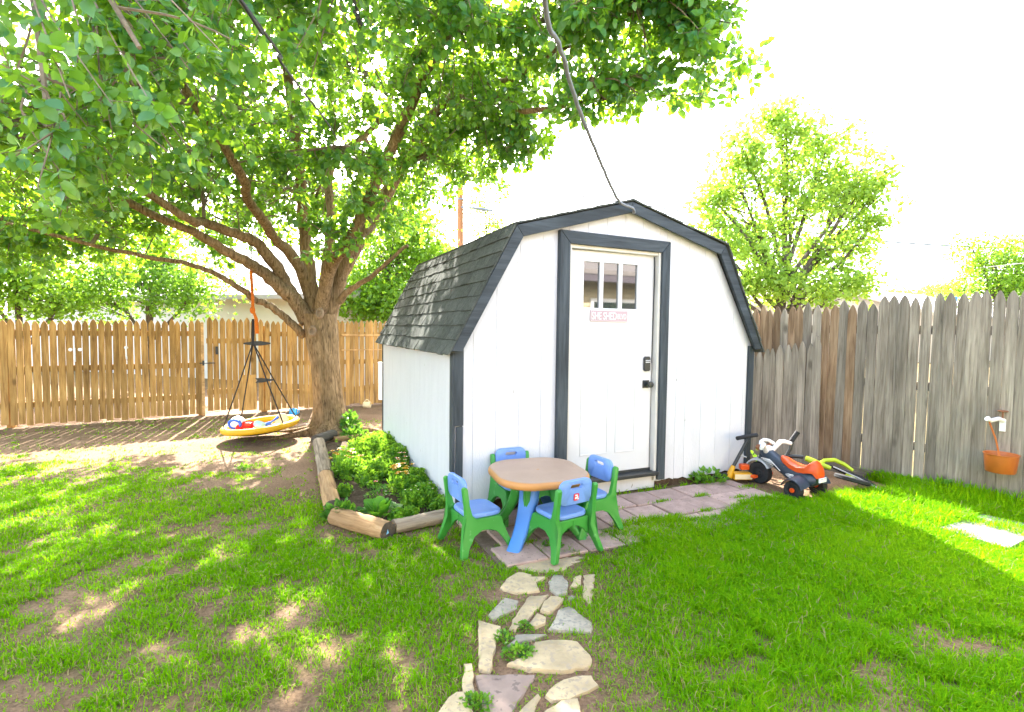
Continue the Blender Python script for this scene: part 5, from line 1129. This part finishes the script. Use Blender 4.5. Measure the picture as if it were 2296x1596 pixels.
for z in (7.55, 7.9): m = MB(); m.lathe([(.15, 0), (.165, .02), (.165, .05), (.15, .07)], 14, (-.015, 0, z)); m.build('band', 'lamp_metal', t)
zl = PD(1045, 468, 25).z
m = MB(); m.tube([(.05, -.1, zl+.05), (.4, -.12, zl+.06), (.55, -.12, zl+.03)], .045, 8); la = m.build('lamp_arm', 'lamp_metal', t, smooth=SM)
m = MB(); m.tube([(.5, -.12, zl+.03), (.65, -.12, zl+.02), (1.2, -.13, zl-.06), (1.55, -.13, zl-.1)], [.06, .10, .12, .05], 10, flat=.6); m.build('lamp_head', 'lamp_metal', t, smooth=SM)
def wire(label, pts, rad, mat='wire_black', twist=0, group='overhead wires'):
    pa = smooth_path(pts, 10); m = MB()
    if twist:
        L = [0]
        for a, b in zip(pa, pa[1:]): L.append(L[-1]+(b-a).length)
        pa2 = []
        for a, b, l in zip(pa, pa[1:], L):
            for q in range(4): pa2.append(a.lerp(b, q/4))
        for ph in (0, math.pi): m.tube([p+Vector((math.cos(i*.9+ph), 0, math.sin(i*.9+ph)))*rad*.9 for i, p in enumerate(pa2)], rad*.62, 6)
    else: m.tube(pa, rad, 8)
    return tag(m.build('overhead_wire', mat, smooth=SM), label, 'wire', None)
c0 = S(.005, -.10, 2.545)
pts = [c0, c0+Vector((-.03, -.06, .02)), PD(1385, 448, 4.45), PD(1350, 372, 4.05), PD(1300, 250, 3.4), PD(1256, 110, 2.8), PD(1222, 0, 2.4), Vector((.04, 1.2, 3.15)), Vector((-.05, -1.6, 3.2))]
pa = smooth_path(pts, 8); rr_ = random.Random(4); pa = [p+Vector((rr_.uniform(-1, 1), 0, rr_.uniform(-1, 1)))*.003 for p in pa]
m = MB(); m.tube(pa, [.0125 for i in range(len(pa))], 10)
o = m.build('power_cable', 'wire_gray', smooth=SM); tag(o, 'thick grey cable running from the shed ridge up overhead', 'cable')
m = MB(); m.sphere(c0, .016, 8, 6); k_ = m.build('end_clamp', 'wire_gray', o)
wire('black twin service wire crossing in front of the tree crown', [Vector((-1.0, -1.6, 3.3)), PD(500, -60, 1.8), PD(540, 0, 2.0), PD(625, 118, 2.5), PD(715, 250, 3.6), PD(850, 412, 14), PD(1028, 470, 24.8)], .0065, twist=0)
wire('thin twisted wire passing through the tree crown to the utility pole', [Vector((-.6, -1.6, 3.6)), PD(780, -40, 3.0), PD(800, 40, 3.6), PD(870, 215, 6.0), PD(955, 350, 12), PD(1028, 420, 24.8)], .008, twist=1)
E_ = 30
wire('dark sagging wire running from behind the shed roof across the airy tree', [PD(1030, 400, 25), PD(1480, 466, 25), PD(1700, 503, 25), PD(1970, 540, 25), PD(2295, 556, 25), PD(2600, 545, 25)], .034)
wire('faint upper wire rising past the top of the airy tree', [PD(1030, 455, 25), PD(1530, 432, 28), PD(1800, 405, 30), PD(2240, 352, 32), PD(2600, 300, 34)], .018)
wire('faint middle wire crossing the airy tree', [PD(1030, 470, 25), PD(1520, 488, 28), PD(1800, 462, 30), PD(2210, 402, 32), PD(2600, 340, 34)], .016)
wire('low thin wire across the airy tree foliage', [PD(1030, 500, 25), PD(1560, 505, 26), PD(1870, 502, 27), PD(2600, 480, 30)], .018)
wire('lowest thin wire rising beside the far yellow green tree', [PD(1600, 520, 24), PD(1830, 540, 24), PD(2100, 600, 30), PD(2295, 590, 18), PD(2600, 540, 12)], .014)
for k, px in enumerate((2141, 2163, 2187)):
    p = fence_pt(px, 668, -.5); m = MB(); o = thing('blue_pipe', ('blue capped pipe next to the airy gap above the grey fence', 'blue capped pipe between two other blue pipes above the grey fence', 'blue capped pipe standing farthest from the shed above the grey fence')[k], 'pipe', (p.x, p.y, 0), 0, 'blue pipes behind the fence')
    m.lathe([(.012, 0), (.012, p.z-.01)], 10); m.build('pipe_shaft', 'plastic_white', o); m = MB(); m.lathe([(.019, p.z-.03), (.019, p.z+.01), (.001, p.z+.012)], 10); m.build('pipe_cap', 'blue_pipe', o)
# the house this yard belongs to, behind the camera; seen mirrored in the door glass
def own_house():
    t = thing('main_house', 'tan lap sided house with brown eave and window, mirrored in the door glass', 'house', S(0, -6.6, 0), SYAW+math.pi)
    m = MB(); m.box((-9, .03, 0), (9, 6, 2.75)); m.build('wall', 'siding_tan', t)
    z = .2; k = 0
    while z < 2.75:
        m = MB(); m.add([(-9, .028, z+.11), (9, .028, z+.11), (9, .004, z), (-9, .004, z), (-9, .028, z), (9, .028, z)], [(0, 1, 2, 3), (3, 2, 5, 4)]); m.build('siding_board', 'siding_tan', t); z += .11
    m = MB(); m.box((-9.4, -.55, 2.66), (9.4, .03, 2.72)); m.build('soffit', 'fascia_brown', t); m = MB(); m.box((-9.4, -.58, 2.6), (9.4, -.552, 2.8)); m.build('fascia', 'fascia_brown', t)
    m = MB(); m.prism([(-.6, 2.76), (3.2, 4.2), (3.2, 4.3), (-.6, 2.86)], lambda u, v: (-9.4, u, v), lambda u, v: (9.4, u, v)); m.build('roof', 'roof_brown', t)
    for x in (-4.6, .3):
        m = MB(); m.box((x-.7, -.03, .9), (x+.7, .002, 2.25)); w_ = m.build('window', 'plastic_white', t); m = MB(); m.box((x-.62, -.036, .98), (x+.62, -.0305, 2.17)); m.build('pane', 'glass', w_)
own_house()
# ------------------------------------------------------------------ plants in the bed and weeds
def blob_leaves(c, rad, n, size, mat, name, parent, up=.6, flat=.6, tmpl=LEAF, L=LEAF_L, S_=LEAF_S, width=1., dome=True):
    u = rng.normal(size=(n, 3)); u /= np.linalg.norm(u, axis=1, keepdims=True); u[:, 2] = np.abs(u[:, 2]) if dome else u[:, 2]
    f = rng.uniform(.35, 1., (n, 1))**.6; P = u*f*np.array(rad)+np.array(c); D = u+rng.normal(size=(n, 3))*.5+np.array([0, 0, up*.5]); N = rng.normal(size=(n, 3))*flat+np.array([0, 0, 1.])
    return leaf_mesh(name, P, D, N, rng.uniform(.6, 1.25, n)*size, mat, parent, tmpl=tmpl, L=L, S=S_, width=width)
def blossom(parent, p, r_, mat, centre='petal_yellow', n=7):
    m = MB(); p = Vector(p)
    for k in range(n):
        a = 2*math.pi*k/n+.3; d = Vector((math.cos(a), math.sin(a), .25)); q = Vector((-math.sin(a), math.cos(a), 0))
        m.add([p, p+d*r_*.55-q*r_*.3, p+d*r_, p+d*r_*.55+q*r_*.3], [(0, 1, 2, 3)])
    o = m.build('blossom', mat, parent); m = MB(); m.sphere(p+Vector((0, 0, .004)), r_*.28, 8, 5); m.build('blossom_centre', centre, o); return o
def flower_plant(label, px, py, rad, h, n, lsize, leaf, petals, nb, br, spread, group=None):
    p = G(px, py, .02); t = thing('flower_plant', label, 'plant', p, 0, group); r = random.Random(int(px*7+py))
    blob_leaves((0, 0, .01), (rad, rad, h), n, lsize, leaf, 'foliage', t, width=.6); tag(t.children[-1], kind='stuff')
    for k in range(nb):
        a = r.uniform(0, 6.28); d = spread*math.sqrt(r.random()); q = Vector((math.cos(a)*d, math.sin(a)*d, h*r.uniform(1.0, 1.3)+.045)); blossom(t, q, br*r.uniform(.8, 1.15), petals)
        m = MB(); m.tube([(q.x*.4, q.y*.4, 0), (q.x*.9, q.y*.9, q.z*.6), tuple(q)], .0025, 4); m.build('stem', 'plant_green', t)
z6 = lambda x, y: Z6(x, y)
flower_plant('flower clump with yellow blossoms beside the grey cracked timber', *z6(560, 690), .17, .15, 260, .035, 'plant_green', 'petal_yellow', 18, .030, .18)
flower_plant('flower clump with yellow blossoms close to the shed wall', *z6(1160, 850), .17, .14, 240, .035, 'plant_green', 'petal_yellow', 18, .031, .16)
flower_plant('flower clump with pale pink blossoms in the middle of the bed', *z6(1060, 690), .2, .13, 260, .035, 'plant_green', 'petal_pink', 9, .024, .18)
flower_plant('small plant with one crimson blossom behind the broad leaved plant', *z6(900, 925), .10, .10, 90, .04, 'plant_dark', 'petal_red', 1, .028, .02)
flower_plant('low plant with tiny white blossoms in the front of the bed', *z6(1360, 1000), .17, .10, 240, .03, 'plant_green', 'petal_white', 7, .010, .15)
flower_plant('small plant with one white blossom at the far corner of the bed', *z6(520, 590), .08, .12, 60, .035, 'plant_dark', 'petal_white', 1, .026, .02)
def broad_plant(label, p, n, size, h, mat='plant_broad', name='leafy_plant', wid=.62, parts=True):
    t = thing(name, label, 'plant', p); r = random.Random(n*3+int(p[0]*100))
    for k in range(n):
        a = 2*math.pi*k/n*2.4+r.uniform(-.3, .3); f = r.uniform(.15, 1); L = size*r.uniform(.75, 1.15); el = math.radians(84-48*f); d = Vector((math.cos(a)*math.cos(el), math.sin(a)*math.cos(el), math.sin(el))); q = Vector((-math.sin(a), math.cos(a), 0)); nn = d.cross(q)*-1
        b0 = Vector((math.cos(a), math.sin(a), 0))*.05*f+Vector((0, 0, .0)); m = MB(); v = []; ln = [(0, .05), (.25, .12), (.4, .5), (.58, .85), (.78, 1.0), (.92, .72), (1, .22)]
        for x, wv in ln:
            c = b0+d*L*x+Vector((0, 0, -.28*L*x*x*f)); cup = .10*L*wv; hw = L*wid*.42*wv
            v += [c-q*hw+nn*cup*-.6, c-nn*0, c+q*hw+nn*cup*-.6]
        fs = [(i*3+j, i*3+j+1, (i+1)*3+j+1, (i+1)*3+j) for i in range(len(ln)-1) for j in (0, 1)]
        m.add(v, fs); m.build('leaf', mat, t, smooth=math.radians(80))
    return t
broad_plant('broad leaved bright green plant at the front of the flower bed', G(*z6(930, 1120), .02), 34, .17, .2)
broad_plant('small pale broad leaved plant in the middle of the bed', G(*z6(790, 820), .02), 10, .08, .1, 'plant_green')
broad_plant('small green seedling beside the shed brick', G(*z6(1480, 1030), .02), 8, .07, .1)
def vine(label, p, n, rad, h, size, mat='plant_dark', name='weed'):
    t = thing(name, label, 'plant', p); o = blob_leaves((0, 0, .0), (rad[0], rad[1], h), n, size, mat, 'foliage', t); tag(o, kind='stuff')
    m = MB(); r = random.Random(n)
    for k in range(8): a = r.uniform(0, 6.28); m.tube([(0, 0, -.01), (math.cos(a)*rad[0]*.4, math.sin(a)*rad[1]*.4, h*.5), (math.cos(a)*rad[0]*.8, math.sin(a)*rad[1]*.8, h*.55)], .0025, 4)
    m.build('stem', 'plant_dark', t)
vine('dark green creeper lapping over the corner of the bed timbers', G(*z6(530, 1130), .03), 150, (.14, .10), .13, .05)
vine('ivy clump growing at the foot of the tree trunk', TREE+Vector((.30, -.16, .0)), 300, (.13, .16), .34, .055)
vine('second ivy clump trailing from the tree roots to the bed', TREE+Vector((.45, -.42, 0)), 160, (.2, .15), .16, .06)
vine('leafy weed growing under the shed wall by the pavers', S(.98, -.09, .02), 110, (.20, .07), .13, .05, 'plant_green')
vine('leafy weed sprouting behind the trike at the shed corner', S(1.70, -.03, .0), 40, (.06, .05), .30, .05, 'plant_green')
vine('clover clump growing between the pavers and the stepping stones', G(1238, 1230), 120, (.09, .06), .06, .022, 'plant_green')
vine('dark clover clump beside the wide pale stepping stone', G(*Z7(810, 1100)), 150, (.08, .06), .035, .02, 'plant_green')
vine('clover clump between the narrow stepping stones', G(*Z7(850, 870)), 70, (.05, .04), .03, .018, 'plant_green')
vine('clover clump at the dark brown stepping stone', G(*Z7(430, 1540)), 110, (.07, .06), .035, .02, 'plant_green')
vine('clover clump beside the narrow pale stepping stone', G(*Z7(660, 970)), 70, (.05, .06), .035, .018, 'plant_green')
vine('weed patch under the grey fence by the plank', FR0+FRD*1.85+nR*.12, 200, (.3, .14), .14, .05, 'plant_green')
vine('pale weed growing in the bare dirt near the swing', G(545, 1052), 60, (.07, .05), .05, .03, 'plant_green')
# feathery ground cover along the shed wall
def cover():
    P = []
    for (x, y, rx, h, n) in ((960, 420, 300, .2, 1500), (800, 480, 200, .16, 900), (1130, 560, 160, .22, 900), (1010, 640, 220, .15, 800), (1300, 800, 150, .17, 800), (1370, 930, 150, .13, 700), (850, 720, 140, .10, 300), (620, 640, 150, .11, 350), (1150, 1160, 90, .07, 250), (1250, 1130, 60, .05, 120), (1080, 350, 130, .14, 500), (560, 900, 50, .10, 60), (1560, 1040, 80, .08, 100)):
        c = G(*z6(x, y), .02); k = c.y/FPX*rx/3.547/1.3072*1.0; n = int(n*1.15)
        u = rng.normal(size=(n, 2))*.5; P.append(np.stack([c.x+u[:, 0]*k, c.y+u[:, 1]*k*1.9, .02+.72*h*rng.random(n)**.7*np.exp(-np.sum(u*u, 1)*.5)], -1))
    P = np.concatenate(P); keep = in_poly(P[:, 0], P[:, 1], BED2); P = P[keep]; n = len(P)
    D = rng.normal(size=(n, 3))*.6+np.array([0, -.1, .7]); N = rng.normal(size=(n, 3))+np.array([0, 0, .6])
    # feathery leaf: three narrow lobes
    T = np.array([(0,0,0),(.5,-.04,0),(1,0,-.1),(.5,.04,0),(.35,-.35,.03),(.45,-.38,.03),(.3,.35,.03),(.42,.38,.03),(.75,-.3,0),(.8,-.3,0),(.72,.3,0),(.78,.3,0)]); L_ = [0,1,2,3, 0,1,5,4, 0,6,7,3, 1,2,9,8, 3,10,11,2]; S_ = [4,4,4,4,4]
    o = leaf_mesh('ground_cover', P, D, N, rng.uniform(.035, .075, n), 'plant_green', None, tmpl=T, L=L_, S=S_, width=1.2); tag(o, 'feathery bright green leaves filling the flower bed', 'ground cover', kind='stuff')
cover()

# ------------------------------------------------------------------ grass
def grass():
    P = []; 
    def scatter(n, x0, x1, y0, y1, k=1., fn=lawn_density):
        x = rng.uniform(x0, x1, n); y = rng.uniform(y0, y1, n); inside = np.abs(x) < y*1.05+1.5
        x, y = x[inside], y[inside]; d = fn(x, y)*k; ok = (rng.random(len(x)) < d) & ~blocked(x, y); return x[ok], y[ok]
    xs, ys = [], []
    # grass grows in little tufts: tuft centres, then blades
    for n, box_ in ((125000, (-4.2, 4.2, 1.6, 3.6)), (120000, (-6.5, 5.5, 3.6, 5.6)), (50000, (-8.5, 1, 5.6, 8.5))):
        a, b_ = scatter(n, *box_); xs.append(a); ys.append(b_)
    x = np.concatenate(xs); y = np.concatenate(ys); k = 4
    X = np.repeat(x, k)+rng.normal(size=len(x)*k)*.014; Y = np.repeat(y, k)+rng.normal(size=len(x)*k)*.014; n = len(X)
    Z = gz(X, Y)-.004
    den = lawn_density(X, Y); tall = np.clip((X-2.4)*1.2, 0, 1)*np.clip((Y-3.6)*1.5, 0, 1)
    hgt = (.020+.030*den+.045*tall)*rng.uniform(.5, 1.35, n); hgt *= np.where(X > .7, 1.25, 1.)
    a = rng.uniform(0, 2*np.pi, n); lean = rng.uniform(.25, 1.25, n)
    dx, dy = np.cos(a), np.sin(a); wv = .0016+.0006*np.clip(Y-2, 0, 6)+.0010*rng.random(n); px, py = -dy*wv, dx*wv
    bl = np.zeros((n, 5, 3)); 
    b0 = np.stack([X, Y, Z], -1); m1 = b0+np.stack([dx*hgt*lean*.35, dy*hgt*lean*.35, hgt*.62], -1); tp = b0+np.stack([dx*hgt*lean, dy*hgt*lean, hgt*(1.05-.3*lean)], -1); pp = np.stack([px, py, np.zeros(n)], -1)
    bl[:, 0] = b0-pp; bl[:, 1] = b0+pp; bl[:, 2] = m1+pp*.8; bl[:, 3] = m1-pp*.8; bl[:, 4] = tp
    straw = rng.random(n) < np.where(X > .9, .035, .13)
    for nm, sel, mt, lab in (('grass', ~straw, 'grass', 'green lawn grass growing thick by the fence and patchy under the tree'), ('dry_grass', straw, 'straw', 'dry straw coloured blades scattered through the lawn')):
        v = bl[sel].reshape(-1, 3); q = sel.sum(); i = np.arange(q)[:, None]*5; loops = (i+np.array([[0, 1, 2, 3, 3, 2, 4]])).ravel(); sz = np.tile([4, 3], q)
        tint = fbm(X[sel]*1.7, Y[sel]*1.7, 77, 3); rr = np.clip(tint*.9+rng.normal(size=q)*.18+np.where(X[sel] < .5, .18, 0), 0, .999)
        tag(np_mesh(nm, v, loops, sz, mt, None, np.repeat(rr, 5)), lab, 'grass', kind='stuff')
    # small tufts between the pavers
    T = []
    for lx, ly in ((-.35, -.38), (.15, -.39), (.35, -.70), (-.65, -.40), (.9, -.55), (.6, -.39), (-.95, -.40), (1.22, -.35), (.02, -.70), (-.3, -.70), (-1.3, -.72), (.98, -.1)):
        p = S(lx, ly); q = rng.integers(50, 140); u = rng.normal(size=(q, 2))*np.array([.045, .014]); c, s = math.cos(SYAW), math.sin(SYAW); T.append(np.stack([p.x+c*u[:, 0]-s*u[:, 1], p.y+s*u[:, 0]+c*u[:, 1]], -1))
    T = np.concatenate(T); n = len(T); D = rng.normal(size=(n, 3))*.6+np.array([0, 0, .8]); N = rng.normal(size=(n, 3))
    tag(leaf_mesh('joint_grass', np.column_stack([T, np.full(n, .018)]), D, N, rng.uniform(.02, .045, n), 'grass', None, tmpl=DIA, L=DIA_L, S=DIA_S, width=.22), 'tufts of grass growing in the paver joints', 'grass', kind='stuff')
    # tall blades at the foot of the right fence and round the trike
    q = 2600; s = rng.uniform(1.72, 3.2, q); off = np.abs(rng.normal(size=q))*.22+.02; X = FR0.x+FRD.x*s+nR.x*off; Y = FR0.y+FRD.y*s+nR.y*off
    x2 = rng.uniform(2.6, 3.6, 900); y2 = 4.42+.12*rng.normal(size=900)+(x2-2.6)*.05; X = np.concatenate([X, x2]); Y = np.concatenate([Y, y2]); n = len(X)
    D = rng.normal(size=(n, 3))*.45+np.array([0, 0, 1.]); N = rng.normal(size=(n, 3)); BLD = np.array([(0,-.02,0),(0,.02,0),(.5,.022,0),(.5,-.022,0),(.8,.015,-.06),(.8,-.015,-.06),(1.,0,-.17)])
    tag(leaf_mesh('tall_grass', np.column_stack([X, Y, np.zeros(n)]), D, N, np.concatenate([rng.uniform(.09, .2, 2600), rng.uniform(.05, .11, 900)]), 'grass', None, tmpl=BLD, L=[0,1,2,3,3,2,4,5,5,4,6], S=[4,4,3], width=1.), 'long grass blades along the foot of the grey fence', 'grass', kind='stuff')
grass()
